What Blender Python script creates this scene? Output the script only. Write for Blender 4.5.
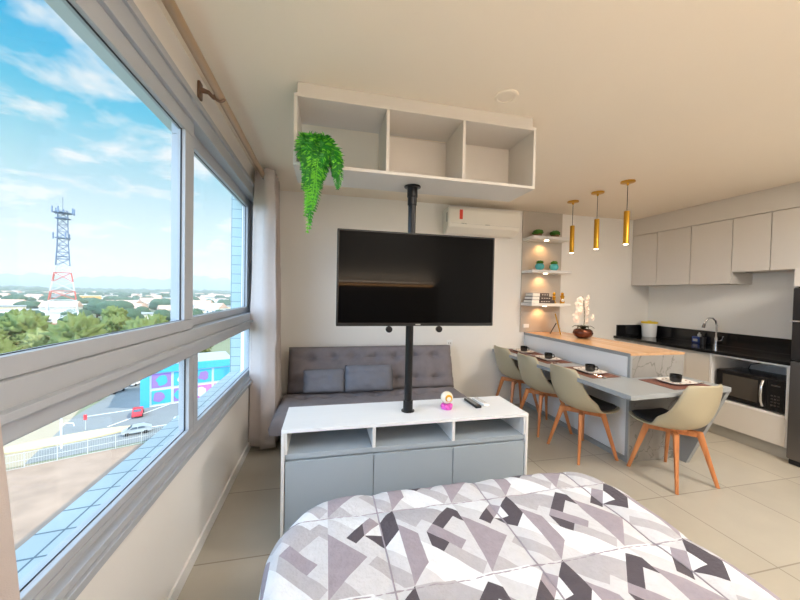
import bpy, bmesh, math, random
from mathutils import Vector, Matrix, noise
for o in list(bpy.data.objects): bpy.data.objects.remove(o)
SC = bpy.context.scene
COL = SC.collection
PI = math.pi

def s(r, g, b):
    def f(c):
        c /= 255.0
        return c / 12.92 if c <= 0.04045 else ((c + 0.055) / 1.055) ** 2.4
    return (f(r), f(g), f(b), 1.0)

# ------------------------------------------------------------------ camera
cam_d = bpy.data.cameras.new('camera'); cam = bpy.data.objects.new('camera', cam_d); COL.objects.link(cam)
SC.camera = cam
FPX = 327.19
cam_d.sensor_fit = 'HORIZONTAL'; cam_d.sensor_width = 36.0; cam_d.lens = FPX / 800 * 36.0
cam_d.clip_start = 0.02; cam_d.clip_end = 9000
yw, pt, rl = math.radians(12.724), math.radians(-1.167), math.radians(1.164)
Fv = Vector((math.sin(yw) * math.cos(pt), math.cos(yw) * math.cos(pt), math.sin(pt)))
R0 = Vector((math.cos(yw), -math.sin(yw), 0)); U0 = R0.cross(Fv)
Rv = R0 * math.cos(rl) + U0 * math.sin(rl); Uv = -R0 * math.sin(rl) + U0 * math.cos(rl)
cam.matrix_world = Matrix(((Rv.x, Uv.x, -Fv.x, 0.67), (Rv.y, Uv.y, -Fv.y, 0.0), (Rv.z, Uv.z, -Fv.z, 1.45), (0, 0, 0, 1)))

# ------------------------------------------------------------------ sky
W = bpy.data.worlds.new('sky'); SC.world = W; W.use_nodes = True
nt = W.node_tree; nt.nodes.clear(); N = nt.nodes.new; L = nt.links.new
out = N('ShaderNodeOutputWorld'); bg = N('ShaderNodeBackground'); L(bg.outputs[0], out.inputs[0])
tc = N('ShaderNodeTexCoord'); sp = N('ShaderNodeSeparateXYZ'); L(tc.outputs['Generated'], sp.inputs[0])
ramp = N('ShaderNodeValToRGB'); L(sp.outputs['Z'], ramp.inputs[0])
r = ramp.color_ramp
r.elements[0].position = 0.0; r.elements[0].color = s(222, 238, 242)
r.elements[1].position = 0.85; r.elements[1].color = s(150, 205, 238)
for p, c in ((0.10, s(204, 234, 242)), (0.22, s(158, 219, 234)), (0.36, s(92, 204, 236)), (0.48, s(14, 184, 238)), (0.62, s(0, 168, 232))):
    e = r.elements.new(p); e.color = c
zc = N('ShaderNodeMath'); zc.operation = 'ADD'; zc.inputs[1].default_value = 0.16; L(sp.outputs['Z'], zc.inputs[0])
dv = N('ShaderNodeVectorMath'); dv.operation = 'DIVIDE'; L(tc.outputs['Generated'], dv.inputs[0])
cz = N('ShaderNodeCombineXYZ'); [L(zc.outputs[0], cz.inputs[i]) for i in range(3)]
L(cz.outputs[0], dv.inputs[1])
mp = N('ShaderNodeMapping'); L(dv.outputs[0], mp.inputs[0]); mp.inputs['Location'].default_value = (3.1, 1.7, 0); mp.inputs['Scale'].default_value = (1.0, 1.0, 0.0)
nz = N('ShaderNodeTexNoise'); nz.inputs['Scale'].default_value = 2.7; nz.inputs['Detail'].default_value = 9; nz.inputs['Roughness'].default_value = 0.55; nz.inputs['Distortion'].default_value = 0.25
L(mp.outputs[0], nz.inputs['Vector'])
cr = N('ShaderNodeValToRGB'); L(nz.outputs[0], cr.inputs[0])
cr.color_ramp.elements[0].position = 0.47; cr.color_ramp.elements[0].color = (0, 0, 0, 1)
cr.color_ramp.elements[1].position = 0.62; cr.color_ramp.elements[1].color = (1, 1, 1, 1)
# milky veil near the horizon
vl = N('ShaderNodeMapRange'); L(sp.outputs['Z'], vl.inputs[0]); vl.inputs[1].default_value = 0.02; vl.inputs[2].default_value = 0.38; vl.inputs[3].default_value = 0.7; vl.inputs[4].default_value = 0.0
mx = N('ShaderNodeMath'); mx.operation = 'MAXIMUM'; L(cr.outputs[0], mx.inputs[0]); L(vl.outputs[0], mx.inputs[1])
mc = N('ShaderNodeMixRGB'); L(mx.outputs[0], mc.inputs[0]); L(ramp.outputs[0], mc.inputs[1]); mc.inputs[2].default_value = s(250, 252, 253)
# extra brightness added to the sky out of view, to light the room
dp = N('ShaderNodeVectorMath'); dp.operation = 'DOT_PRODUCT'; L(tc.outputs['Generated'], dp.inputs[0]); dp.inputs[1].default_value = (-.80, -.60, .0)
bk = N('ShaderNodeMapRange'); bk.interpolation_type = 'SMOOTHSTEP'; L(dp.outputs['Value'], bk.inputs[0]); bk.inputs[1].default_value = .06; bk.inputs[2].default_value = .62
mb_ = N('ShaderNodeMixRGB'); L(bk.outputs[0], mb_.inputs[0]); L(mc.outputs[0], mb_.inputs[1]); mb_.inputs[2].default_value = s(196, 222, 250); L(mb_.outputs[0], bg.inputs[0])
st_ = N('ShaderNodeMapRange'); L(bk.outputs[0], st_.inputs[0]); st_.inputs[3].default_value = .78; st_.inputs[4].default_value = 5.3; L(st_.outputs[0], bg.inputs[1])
# ------------------------------------------------------------------ sun, lamps and added fill
sun_d = bpy.data.lights.new('sun', 'SUN'); sun = bpy.data.objects.new('sun', sun_d); COL.objects.link(sun)
sun_d.energy = 4.2; sun_d.angle = 0.01; sun_d.color = (1.0, 0.90, 0.74)
sd = Vector((-1.0, 0.25, -1.25)).normalized(); sun.rotation_euler = sd.to_track_quat('-Z', 'Y').to_euler()

def area(name, loc, size, energy, color, direction=(0, 0, -1)):
    d = bpy.data.lights.new(name, 'AREA'); d.shape = 'RECTANGLE'; d.size, d.size_y = size; d.energy = energy; d.color = color
    o = bpy.data.objects.new(name, d); COL.objects.link(o); o.location = loc
    o.rotation_euler = Vector(direction).to_track_quat('-Z', 'Y').to_euler(); return o
CEIL = 2.578
area('added_fill_light', (1.5, 0.15, CEIL - 0.035), (1.0, 0.8), 2, (1.0, 0.97, 0.94))  # unseen fill light added over the bed to brighten the room
area('added_kitchen_fill', (3.9, 0.55, CEIL - 0.035), (0.6, 0.6), 50, (1.0, 0.95, 0.88))  # added fill, out of view, lifting the kitchen and back wall
area('headboard_led_light', (1.40, -0.47, 1.60), (1.45, 0.05), 11, (1.0, 0.82, 0.62), (0, 0.12, 1))
SC.view_settings.view_transform = 'Standard'; SC.view_settings.look = 'None'
SC.view_settings.gamma = 1.0; SC.view_settings.exposure = 0.38; SC.view_settings.use_curve_mapping = False

# ------------------------------------------------------------------ materials
def mat(name, col, rough=0.5, metal=0.0, var=0.0, vs=6.0, bump=0.0, bs=60.0, spec=0.5, emit=None, es=0.0, coat=0.0, stretch=None):
    m = bpy.data.materials.new(name); m.use_nodes = True
    t = m.node_tree; b = t.nodes['Principled BSDF']
    b.inputs['Base Color'].default_value = col; b.inputs['Roughness'].default_value = rough; b.inputs['Metallic'].default_value = metal
    b.inputs['Specular IOR Level'].default_value = spec; b.inputs['Coat Weight'].default_value = coat
    c = t.nodes.new('ShaderNodeTexCoord'); src = c.outputs['Object']
    if stretch:
        mpn = t.nodes.new('ShaderNodeMapping'); mpn.inputs['Scale'].default_value = stretch; t.links.new(src, mpn.inputs[0]); src = mpn.outputs[0]
    if var:
        n = t.nodes.new('ShaderNodeTexNoise'); n.inputs['Scale'].default_value = vs; n.inputs['Detail'].default_value = 5; t.links.new(src, n.inputs['Vector'])
        x = t.nodes.new('ShaderNodeMixRGB'); x.inputs[1].default_value = tuple(max(0, v * (1 - var)) for v in col[:3]) + (1,)
        x.inputs[2].default_value = tuple(min(1, v * (1 + var)) for v in col[:3]) + (1,)
        t.links.new(n.outputs[0], x.inputs[0]); t.links.new(x.outputs[0], b.inputs['Base Color'])
    if bump:
        n2 = t.nodes.new('ShaderNodeTexNoise'); n2.inputs['Scale'].default_value = bs; n2.inputs['Detail'].default_value = 4; t.links.new(src, n2.inputs['Vector'])
        bp = t.nodes.new('ShaderNodeBump'); bp.inputs['Strength'].default_value = bump; bp.inputs['Distance'].default_value = 0.01
        t.links.new(n2.outputs[0], bp.inputs['Height']); t.links.new(bp.outputs[0], b.inputs['Normal'])
    if emit:
        b.inputs['Emission Color'].default_value = emit; b.inputs['Emission Strength'].default_value = es
    return m

def brick_mat(name, c1, c2, mortar, w, h, msize, rough, loc=(0, 0, 0), rot=(0, 0, 0), var=0.06):
    m = mat(name, c1, rough); t = m.node_tree; b = t.nodes['Principled BSDF']
    c = t.nodes.new('ShaderNodeTexCoord'); q = t.nodes.new('ShaderNodeMapping'); q.inputs['Location'].default_value = loc; q.inputs['Rotation'].default_value = rot
    t.links.new(c.outputs['Object'], q.inputs[0])
    k = t.nodes.new('ShaderNodeTexBrick'); k.offset = 0; k.inputs['Color1'].default_value = c1; k.inputs['Color2'].default_value = c2; k.inputs['Mortar'].default_value = mortar
    k.inputs['Scale'].default_value = 1; k.inputs['Brick Width'].default_value = w; k.inputs['Row Height'].default_value = h; k.inputs['Mortar Size'].default_value = msize
    k.inputs['Mortar Smooth'].default_value = 0.1
    t.links.new(q.outputs[0], k.inputs['Vector'])
    n = t.nodes.new('ShaderNodeTexNoise'); n.inputs['Scale'].default_value = 5; n.inputs['Detail'].default_value = 6; t.links.new(c.outputs['Object'], n.inputs['Vector'])
    x = t.nodes.new('ShaderNodeMixRGB'); x.blend_type = 'MULTIPLY'; x.inputs[0].default_value = 1.0
    rr = t.nodes.new('ShaderNodeMapRange'); rr.inputs[3].default_value = 1 - var * 2; rr.inputs[4].default_value = 1 + var; t.links.new(n.outputs[0], rr.inputs[0])
    t.links.new(k.outputs[0], x.inputs[1]); t.links.new(rr.outputs[0], x.inputs[2]); t.links.new(x.outputs[0], b.inputs['Base Color'])
    return m

def wood_mat(name, a, b_, rough, axis='Y', scale=9.0, coat=0.0):
    m = mat(name, a, rough, coat=coat); t = m.node_tree; b = t.nodes['Principled BSDF']
    c = t.nodes.new('ShaderNodeTexCoord'); q = t.nodes.new('ShaderNodeMapping')
    q.inputs['Scale'].default_value = {'Y': (1, .07, 1), 'Z': (1, 1, .1), 'X': (.07, 1, 1)}[axis]; t.links.new(c.outputs['Object'], q.inputs[0])
    n = t.nodes.new('ShaderNodeTexNoise'); n.inputs['Scale'].default_value = scale * 3; n.inputs['Detail'].default_value = 6; n.inputs['Distortion'].default_value = .6
    t.links.new(q.outputs[0], n.inputs['Vector'])
    rp = t.nodes.new('ShaderNodeValToRGB'); rp.color_ramp.elements[0].position = .3; rp.color_ramp.elements[0].color = b_; rp.color_ramp.elements[1].position = .65; rp.color_ramp.elements[1].color = a
    t.links.new(n.outputs[0], rp.inputs[0]); t.links.new(rp.outputs[0], b.inputs['Base Color']); return m

def marble_mat(name, base, vein):
    m = mat(name, base, 0.35); t = m.node_tree; b = t.nodes['Principled BSDF']
    c = t.nodes.new('ShaderNodeTexCoord')
    n = t.nodes.new('ShaderNodeTexNoise'); n.inputs['Scale'].default_value = 2.6; n.inputs['Detail'].default_value = 7; n.inputs['Distortion'].default_value = 1.0
    t.links.new(c.outputs['Object'], n.inputs['Vector'])
    v = t.nodes.new('ShaderNodeTexVoronoi'); v.feature = 'DISTANCE_TO_EDGE'; v.inputs['Scale'].default_value = 2.2
    ad = t.nodes.new('ShaderNodeVectorMath'); ad.operation = 'MULTIPLY_ADD'; ad.inputs[1].default_value = (.9, .9, .9)
    t.links.new(n.outputs['Color'], ad.inputs[0]); t.links.new(c.outputs['Object'], ad.inputs[2]); t.links.new(ad.outputs[0], v.inputs['Vector'])
    rp = t.nodes.new('ShaderNodeValToRGB'); rp.color_ramp.elements[0].position = 0.0; rp.color_ramp.elements[0].color = vein; rp.color_ramp.elements[1].position = .022; rp.color_ramp.elements[1].color = (1, 1, 1, 1)
    t.links.new(v.outputs[0], rp.inputs[0])
    rp2 = t.nodes.new('ShaderNodeValToRGB'); rp2.color_ramp.elements[0].position = .35; rp2.color_ramp.elements[0].color = tuple(k * .72 for k in base[:3]) + (1,); rp2.color_ramp.elements[1].position = .7; rp2.color_ramp.elements[1].color = base
    t.links.new(n.outputs[0], rp2.inputs[0])
    x = t.nodes.new('ShaderNodeMixRGB'); x.blend_type = 'MULTIPLY'; x.inputs[0].default_value = .65
    t.links.new(rp2.outputs[0], x.inputs[1]); t.links.new(rp.outputs[0], x.inputs[2]); t.links.new(x.outputs[0], b.inputs['Base Color']); return m

def glass_mat(name, tint, gloss=0.06):
    m = bpy.data.materials.new(name); m.use_nodes = True; t = m.node_tree; t.nodes.clear()
    o = t.nodes.new('ShaderNodeOutputMaterial'); mi = t.nodes.new('ShaderNodeMixShader'); tr = t.nodes.new('ShaderNodeBsdfTransparent'); gl = t.nodes.new('ShaderNodeBsdfGlossy')
    tr.inputs[0].default_value = tint; gl.inputs['Roughness'].default_value = 0.02; gl.inputs[0].default_value = (1, 1, 1, 1)
    mi.inputs[0].default_value = gloss
    t.links.new(tr.outputs[0], mi.inputs[1]); t.links.new(gl.outputs[0], mi.inputs[2]); t.links.new(mi.outputs[0], o.inputs[0]); return m

M = {}
M['wall'] = mat('wall_paint', s(239, 235, 229), .75, var=.02, vs=2, bump=.04, bs=180)
M['ceiling'] = mat('ceiling_paint', s(243, 231, 213), .8, var=.02, vs=1.5)
M['floor'] = brick_mat('porcelain_tile', s(180, 172, 157), s(186, 178, 163), s(146, 136, 122), .63, .63, .004, .3, loc=(.06, .012, 0))
M['base'] = mat('white_skirting', s(236, 234, 230), .4)
M['alu'] = mat('white_aluminium', s(176, 180, 186), .32)
M['gasket'] = mat('black_gasket', s(38, 40, 46), .6)
M['glass'] = glass_mat('window_glass', (.955, .975, .98, 1), .035)
M['sill_tile'] = brick_mat('sill_tile', s(176, 186, 186), s(170, 180, 182), s(84, 100, 112), .098, .125, .004, .35, loc=(.006, .03, 0))
M['pillar_tile'] = brick_mat('pillar_tile', s(160, 178, 178), s(152, 172, 174), s(104, 122, 128), .095, .095, .003, .35, rot=(math.radians(90), 0, 0))
M['curtain'] = mat('taupe_curtain', s(198, 187, 182), .85, var=.04, vs=30, bump=.15, bs=400)
M['rod'] = mat('bronze_rod', s(196, 166, 136), .35, .6)
M['bronze'] = mat('dark_bronze', s(128, 104, 88), .4, .5)
M['steel_ring'] = mat('ring_metal', s(200, 200, 205), .25, .9)
M['lacq'] = mat('white_laminate', s(228, 226, 224), .38, var=.015, vs=2)
M['greige'] = mat('greige_laminate', s(214, 208, 200), .4, var=.015, vs=2)
M['lacq_grey'] = mat('pale_grey_laminate', s(166, 177, 186), .4, var=.015, vs=2)
M['cons_top'] = mat('white_brushed_laminate', s(232, 234, 236), .35, var=.03, vs=5, stretch=(.6, 9, 1))
M['niche'] = mat('grey_beige_panel', s(190, 180, 168), .5, var=.02)
M['shadow'] = mat('dark_gap', s(40, 40, 42), .8)
M['black'] = mat('black_metal', s(20, 20, 22), .3, .3)
M['tvframe'] = mat('black_plastic', s(14, 14, 16), .35)
M['screen'] = mat('tv_screen', s(5, 5, 6), .05, spec=.11)
M['ac'] = mat('warm_white_plastic', s(240, 236, 226), .35)
M['ac_grey'] = mat('grey_plastic', s(178, 176, 170), .4)
M['red'] = mat('red_sticker', s(226, 72, 52), .5)
M['sofa'] = mat('charcoal_suede', s(128, 121, 124), .9, var=.16, vs=14, bump=.25, bs=150)
M['cushion'] = mat('slate_cushion', s(122, 122, 130), .85, var=.08, vs=16, bump=.2, bs=160)
M['shell'] = mat('khaki_shell', s(180, 168, 140), .35, var=.02)
M['pad'] = mat('dark_seat_pad', s(46, 42, 42), .55)
M['beech'] = wood_mat('beech', s(214, 142, 88), s(186, 112, 62), .4, 'Z', 8)
M['oak'] = wood_mat('oak_top', s(216, 174, 132), s(198, 152, 108), .25, 'Y', 5, .2)
M['marble'] = marble_mat('grey_marble', s(164, 160, 154), s(128, 122, 116))
M['table'] = mat('pale_grey_table', s(150, 154, 156), .3, var=.02)
M['bar_white'] = mat('glossy_white_panel', s(226, 228, 230), .25)
M['mat'] = mat('brown_placemat', s(112, 70, 58), .7, var=.12, vs=60, bump=.3, bs=300)
M['plate'] = mat('white_porcelain', s(238, 232, 226), .18)
M['plate_dot'] = mat('rose_motif', s(126, 84, 70), .3)
M['cup'] = mat('black_ceramic', s(16, 16, 18), .15)
M['chrome'] = mat('chrome', s(220, 220, 222), .12, 1.0)
M['gold'] = mat('brushed_gold', s(206, 156, 52), .3, .85)
M['bulb'] = mat('lamp_glow', s(255, 240, 200), .5, emit=(1, .85, .6, 1), es=9)
M['led'] = mat('led_glow', s(255, 214, 160), .5, emit=(1, .50, .18, 1), es=14)
M['fill_glow'] = mat('fill_glow', s(255, 250, 244), .5, emit=(1, .96, .9, 1), es=6)  # glow of the two added fill panels
M['granite'] = mat('black_granite', s(20, 20, 22), .14, var=.6, vs=120)
M['splash'] = mat('white_tile_wall', s(240, 236, 228), .4, var=.015, vs=1.5)
M['steel'] = mat('dark_steel', s(112, 108, 106), .3, .75, var=.04, vs=2)
M['steel_dk'] = mat('black_steel', s(52, 50, 50), .3, .6)
M['mw'] = mat('microwave_black', s(28, 27, 28), .22)
M['mwglass'] = mat('microwave_window', s(88, 82, 76), .12, .3)
M['leaf'] = mat('fern_green', s(18, 126, 18), .5, var=.5, vs=40)
M['leaf_y'] = mat('fern_lime', s(104, 196, 34), .5, var=.3, vs=40)
M['moss'] = mat('moss_green', s(66, 116, 34), .8, var=.4, vs=80)
M['turq'] = mat('turquoise_glaze', s(84, 184, 190), .25)
M['brown_pot'] = mat('brown_pot', s(128, 92, 56), .5)
M['orch'] = mat('orchid_petal', s(246, 230, 218), .5, var=.05, vs=60)
M['stem'] = mat('orchid_stem', s(84, 84, 48), .5)
M['dleaf'] = mat('orchid_leaf', s(44, 50, 32), .4)
M['bowl'] = mat('bronze_glass', s(96, 52, 36), .08, .55)
M['book_w'] = mat('book_pages', s(240, 236, 230), .6)
M['book_d'] = mat('book_cover_dark', s(72, 62, 60), .5)
M['book_l'] = mat('book_spine_print', s(206, 198, 190), .5)
M['pink'] = mat('pink_plastic', s(226, 96, 196), .35)
M['crystal'] = mat('pale_crystal', s(236, 226, 206), .12, coat=.5)
M['white'] = mat('white_plastic', s(240, 240, 238), .35)
M['yellow'] = mat('yellow_lid', s(240, 206, 50), .4)
M['blue'] = mat('blue_plastic', s(30, 60, 130), .35)
M['q0'] = mat('quilt_white', s(226, 229, 234), .9, var=.09, vs=34, bump=.6, bs=70)
M['q1'] = mat('quilt_pale_grey', s(206, 207, 212), .9, var=.10, vs=34, bump=.6, bs=70)
M['q2'] = mat('quilt_mid_grey', s(180, 178, 184), .9, var=.12, vs=34, bump=.6, bs=70)
M['q3'] = mat('quilt_lilac_grey', s(158, 150, 160), .9, var=.14, vs=34, bump=.6, bs=70)
M['q4'] = mat('quilt_charcoal', s(84, 78, 86), .9, var=.10, vs=34, bump=.6, bs=70)
M['mattress'] = mat('white_mattress', s(230, 230, 232), .9)
M['headb'] = mat('headboard_greige', s(176, 164, 150), .6)
# outside
M['asphalt'] = mat('asphalt', s(124, 128, 130), .9, var=.10, vs=.35, bump=.1, bs=3)
M['road'] = mat('pale_road', s(164, 152, 132), .9, var=.08, vs=.3)
M['dirt'] = mat('reddish_dirt', s(154, 132, 116), .95, var=.35, vs=.5, bump=.8, bs=2)
M['land'] = mat('city_ground', s(124, 132, 106), .95, var=.35, vs=.02)
M['kerb'] = mat('pale_concrete', s(204, 186, 146), .9, var=.05, vs=1)
M['paint'] = mat('road_paint', s(226, 224, 216), .8)
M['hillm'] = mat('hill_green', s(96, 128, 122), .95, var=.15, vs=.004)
M['tree'] = mat('tree_green', s(104, 118, 66), .9, var=.5, vs=.9, bump=1.0, bs=2)
M['tree2'] = mat('tree_olive', s(130, 136, 84), .9, var=.5, vs=.9, bump=1.0, bs=2)
M['tree3'] = mat('tree_dark', s(70, 96, 74), .9, var=.4, vs=.5)
M['trunk'] = mat('bark', s(96, 78, 62), .9, var=.2)
M['tw_red'] = mat('tower_red', s(206, 110, 100), .6)
M['tw_white'] = mat('tower_white', s(214, 216, 220), .6)
M['tw_blue'] = mat('tower_steel', s(110, 130, 158), .6)
M['hw'] = mat('house_white', s(236, 234, 228), .8, var=.05)
M['hc'] = mat('house_cream', s(232, 214, 186), .8, var=.05)
M['hr'] = mat('roof_terracotta', s(204, 170, 152), .8, var=.1)
M['hg'] = mat('roof_grey', s(164, 168, 172), .7, var=.1)
M['ho'] = mat('orange_wall', s(246, 184, 92), .8)
M['hwin'] = mat('dark_window', s(92, 104, 116), .2)
M['st_white'] = mat('store_white', s(214, 222, 230), .6)
M['st_cyan'] = mat('store_cyan', s(70, 176, 214), .5)
M['st_purple'] = mat('store_purple', s(152, 118, 196), .5)
M['st_pink'] = mat('store_magenta', s(196, 122, 186), .5)
M['st_green'] = mat('pale_green_wall', s(206, 214, 196), .7)
M['carw'] = mat('car_white', s(238, 238, 238), .25)
M['cars'] = mat('car_silver', s(196, 200, 200), .3, .4)
M['carr'] = mat('car_red', s(224, 62, 72), .3)
M['tyre'] = mat('tyre', s(30, 30, 32), .8)
M['fence'] = mat('fence_metal', s(190, 190, 184), .5)
M['concrete'] = mat('facade_render', s(206, 212, 214), .85)

# ------------------------------------------------------------------ builders
BASE = {}
class B:
    def __init__(self): self.bm = bmesh.new(); self.mi = 0; self.bev = False
    def _tag(self, f0):
        for f in list(self.bm.faces)[f0:]: f.material_index = self.mi
    def box(self, x0, x1, y0, y1, z0, z1, bev=0.0, seg=2, mi=None):
        f0 = len(self.bm.faces)
        vs = bmesh.ops.create_cube(self.bm, size=1)['verts']
        for v in vs: v.co = Vector(((x0 + x1) / 2 + v.co.x * (x1 - x0), (y0 + y1) / 2 + v.co.y * (y1 - y0), (z0 + z1) / 2 + v.co.z * (z1 - z0)))
        if bev:
            self.bev = True
            es = list({e for v in vs for e in v.link_edges})
            bmesh.ops.bevel(self.bm, geom=es, offset=min(bev, .45 * min(abs(x1 - x0), abs(y1 - y0), abs(z1 - z0))), segments=seg, profile=.5, affect='EDGES')
        if mi is not None: self.setm(f0, mi)
        return self
    def setm(self, f0, mi):
        self.bm.faces.ensure_lookup_table()
        for f in self.bm.faces[f0:]: f.material_index = mi
    def lathe(self, c, prof, n=24, mi=0, caps=True, axis='Z'):
        rings = []
        for rr, zz in prof:
            ring = []
            for i in range(n):
                a = 2 * PI * i / n; p = (rr * math.cos(a), rr * math.sin(a), zz)
                if axis == 'X': p = (p[2], p[0], p[1])
                if axis == 'Y': p = (p[0], p[2], p[1])
                ring.append(self.bm.verts.new(Vector(c) + Vector(p)))
            rings.append(ring)
        for a, b in zip(rings, rings[1:]):
            for i in range(n):
                f = self.bm.faces.new((a[i], a[(i + 1) % n], b[(i + 1) % n], b[i])); f.material_index = mi
        if caps:
            for ring, fl in ((rings[0], True), (rings[-1], False)):
                f = self.bm.faces.new(ring[::-1] if fl else ring); f.material_index = mi
        return self
    def tube(self, pts, rad, n=10, mi=0, caps=True):
        pts = [Vector(p) for p in pts]; rings = []
        rads = rad if isinstance(rad, (list, tuple)) else [rad] * len(pts)
        up = None
        for i, p in enumerate(pts):
            t = (pts[min(i + 1, len(pts) - 1)] - pts[max(i - 1, 0)]).normalized()
            if up is None: up = Vector((0, 0, 1)) if abs(t.z) < .9 else Vector((1, 0, 0))
            x = up.cross(t).normalized(); y = t.cross(x); up = y
            rings.append([self.bm.verts.new(p + (x * math.cos(2 * PI * k / n) + y * math.sin(2 * PI * k / n)) * rads[i]) for k in range(n)])
        for a, b in zip(rings, rings[1:]):
            for i in range(n):
                f = self.bm.faces.new((a[i], a[(i + 1) % n], b[(i + 1) % n], b[i])); f.material_index = mi
        if caps:
            f = self.bm.faces.new(rings[0][::-1]); f.material_index = mi; f = self.bm.faces.new(rings[-1]); f.material_index = mi
        return self
    def prism(self, poly, d, mi=0):
        a = [self.bm.verts.new(Vector(p)) for p in poly]; b = [self.bm.verts.new(Vector(p) + Vector(d)) for p in poly]; n = len(a)
        for f in [self.bm.faces.new(a[::-1]), self.bm.faces.new(b)] + [self.bm.faces.new((a[i], a[(i + 1) % n], b[(i + 1) % n], b[i])) for i in range(n)]: f.material_index = mi
        return self
    def ball(self, c, r, sub=2, sc=(1, 1, 1), mi=0, lump=0.0, ls=2.0, seed=0.0):
        f0 = len(self.bm.faces); vs = bmesh.ops.create_icosphere(self.bm, subdivisions=sub, radius=1)['verts']
        for v in vs:
            k = 1 + lump * noise.noise(v.co * ls + Vector((seed, seed * 1.7, 3.1))) + .5 * lump * noise.noise(v.co * ls * 2.7 + Vector((seed, 9.3, seed)))
            v.co = Vector(c) + Vector((v.co.x * r * sc[0] * k, v.co.y * r * sc[1] * k, v.co.z * r * sc[2] * k))
        self.setm(f0, mi); return self
    def quad(self, a, b, c, d, mi=0):
        f = self.bm.faces.new([self.bm.verts.new(Vector(p)) for p in (a, b, c, d)]); f.material_index = mi; return self
    def build(self, name, m, parent=None, smooth=True, sharp=.7, recalc=True, local=False):
        if recalc: bmesh.ops.recalc_face_normals(self.bm, faces=self.bm.faces)
        b0 = BASE.get(parent.name, Vector()) if parent is not None else Vector()
        if not local: bmesh.ops.translate(self.bm, verts=self.bm.verts, vec=-b0)
        me = bpy.data.meshes.new(name); self.bm.to_mesh(me); self.bm.free()
        for k in (m if isinstance(m, (list, tuple)) else [m]): me.materials.append(M[k] if isinstance(k, str) else k)
        if smooth:
            me.polygons.foreach_set('use_smooth', [True] * len(me.polygons)); me.set_sharp_from_angle(angle=sharp)
        o = bpy.data.objects.new(name, me); COL.objects.link(o)
        if self.bev and smooth:
            wn = o.modifiers.new('flat_faces', 'WEIGHTED_NORMAL'); wn.weight = 100; wn.keep_sharp = True
        if parent is not None: o.parent = parent
        BASE[o.name] = b0 if parent is not None else Vector()
        return o

def tag(o, label, cat, group=None, kind=None):
    o['label'] = label; o['category'] = cat
    if group: o['group'] = group
    if kind: o['kind'] = kind
    return o
def thing(name, label, cat, loc=(0, 0, 0), group=None):
    o = bpy.data.objects.new(name, None); COL.objects.link(o); o.location = loc; o.empty_display_size = .05
    BASE[o.name] = Vector(loc); return tag(o, label, cat, group)
def struct(name, b, m, parent=None, **k):
    o = b.build(name, m, parent, **k)
    if parent is None: o['kind'] = 'structure'
    return o
def copy_tree(o, parent=None):
    c = o.copy(); COL.objects.link(c)
    if parent is not None: c.parent = parent
    for ch in [x for x in bpy.data.objects if x.parent is o]: copy_tree(ch, c)
    return c

# ================================================================== room shell
RX, RY, YB = 5.32, 3.91, -0.55
struct('floor', B().box(-.02, RX, YB, RY, -.12, 0), 'floor', smooth=False)
struct('ceiling', B().box(-.02, RX, YB, RY, CEIL, CEIL + .12), 'ceiling', smooth=False)
struct('wall_back', B().box(-.14, RX + .14, RY, RY + .14, -.12, CEIL + .12), 'wall', smooth=False)
struct('wall_right', B().box(RX, RX + .14, YB - .14, RY - .001, -.12, CEIL + .12), 'wall', smooth=False)
struct('wall_rear', B().box(-.14, RX - .001, YB - .14, YB, -.12, CEIL + .12), 'wall', smooth=False)
WY0, WY1, WZ0, WZ1 = -.30, 3.46, .63, 2.39
b = B()
b.box(-.14, 0, YB, RY, -.12, WZ0); b.box(-.14, 0, YB, RY, WZ1, CEIL + .12); b.box(-.14, 0, YB, WY0, WZ0, WZ1); b.box(-.14, 0, WY1, RY, WZ0, WZ1)
struct('wall_left', b, 'wall', smooth=False)
struct('baseboard_left', B().box(.0005, .014, YB, RY, .001, .075, .003), 'base')
struct('baseboard_back', B().box(.016, 3.25, RY - .014, RY - .0005, .001, .075, .003), 'base')
# --- window
def frame_box(b, x0, x1, y0, y1, z0, z1, w):
    l, r_, bt, tp = w
    b.box(x0, x1, y0, y1, z0, z0 + bt, .004); b.box(x0, x1, y0, y1, z1 - tp, z1, .004)
    b.box(x0, x1, y0, y0 + l, z0 + bt, z1 - tp, .004); b.box(x0, x1, y1 - r_, y1, z0 + bt, z1 - tp, .004)
b = B()
frame_box(b, -.10, .012, WY0, WY1, WZ0, WZ1, (.05, .05, .03, .09))
b.box(-.10, .006, WY0 + .05, WY1 - .05, 1.11, 1.245, .004)                    # transom between upper and lower lights
b.box(.004, .030, WY0 + .05, WY1 - .05, 1.163, 1.185, .003)                   # ledge on the transom
b.box(-.10, -.02, WY0 + .05, WY1 - .05, .655, .68, .004)
b.box(.010, .026, WY0 - .01, WY1 + .01, WZ1 - .012, WZ1 + .022, .004)         # cover strips
b.box(.010, .026, WY0 - .01, WY1 + .01, WZ0 - .022, WZ0 + .006, .004)
win = struct('window_1', b, 'alu')
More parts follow.
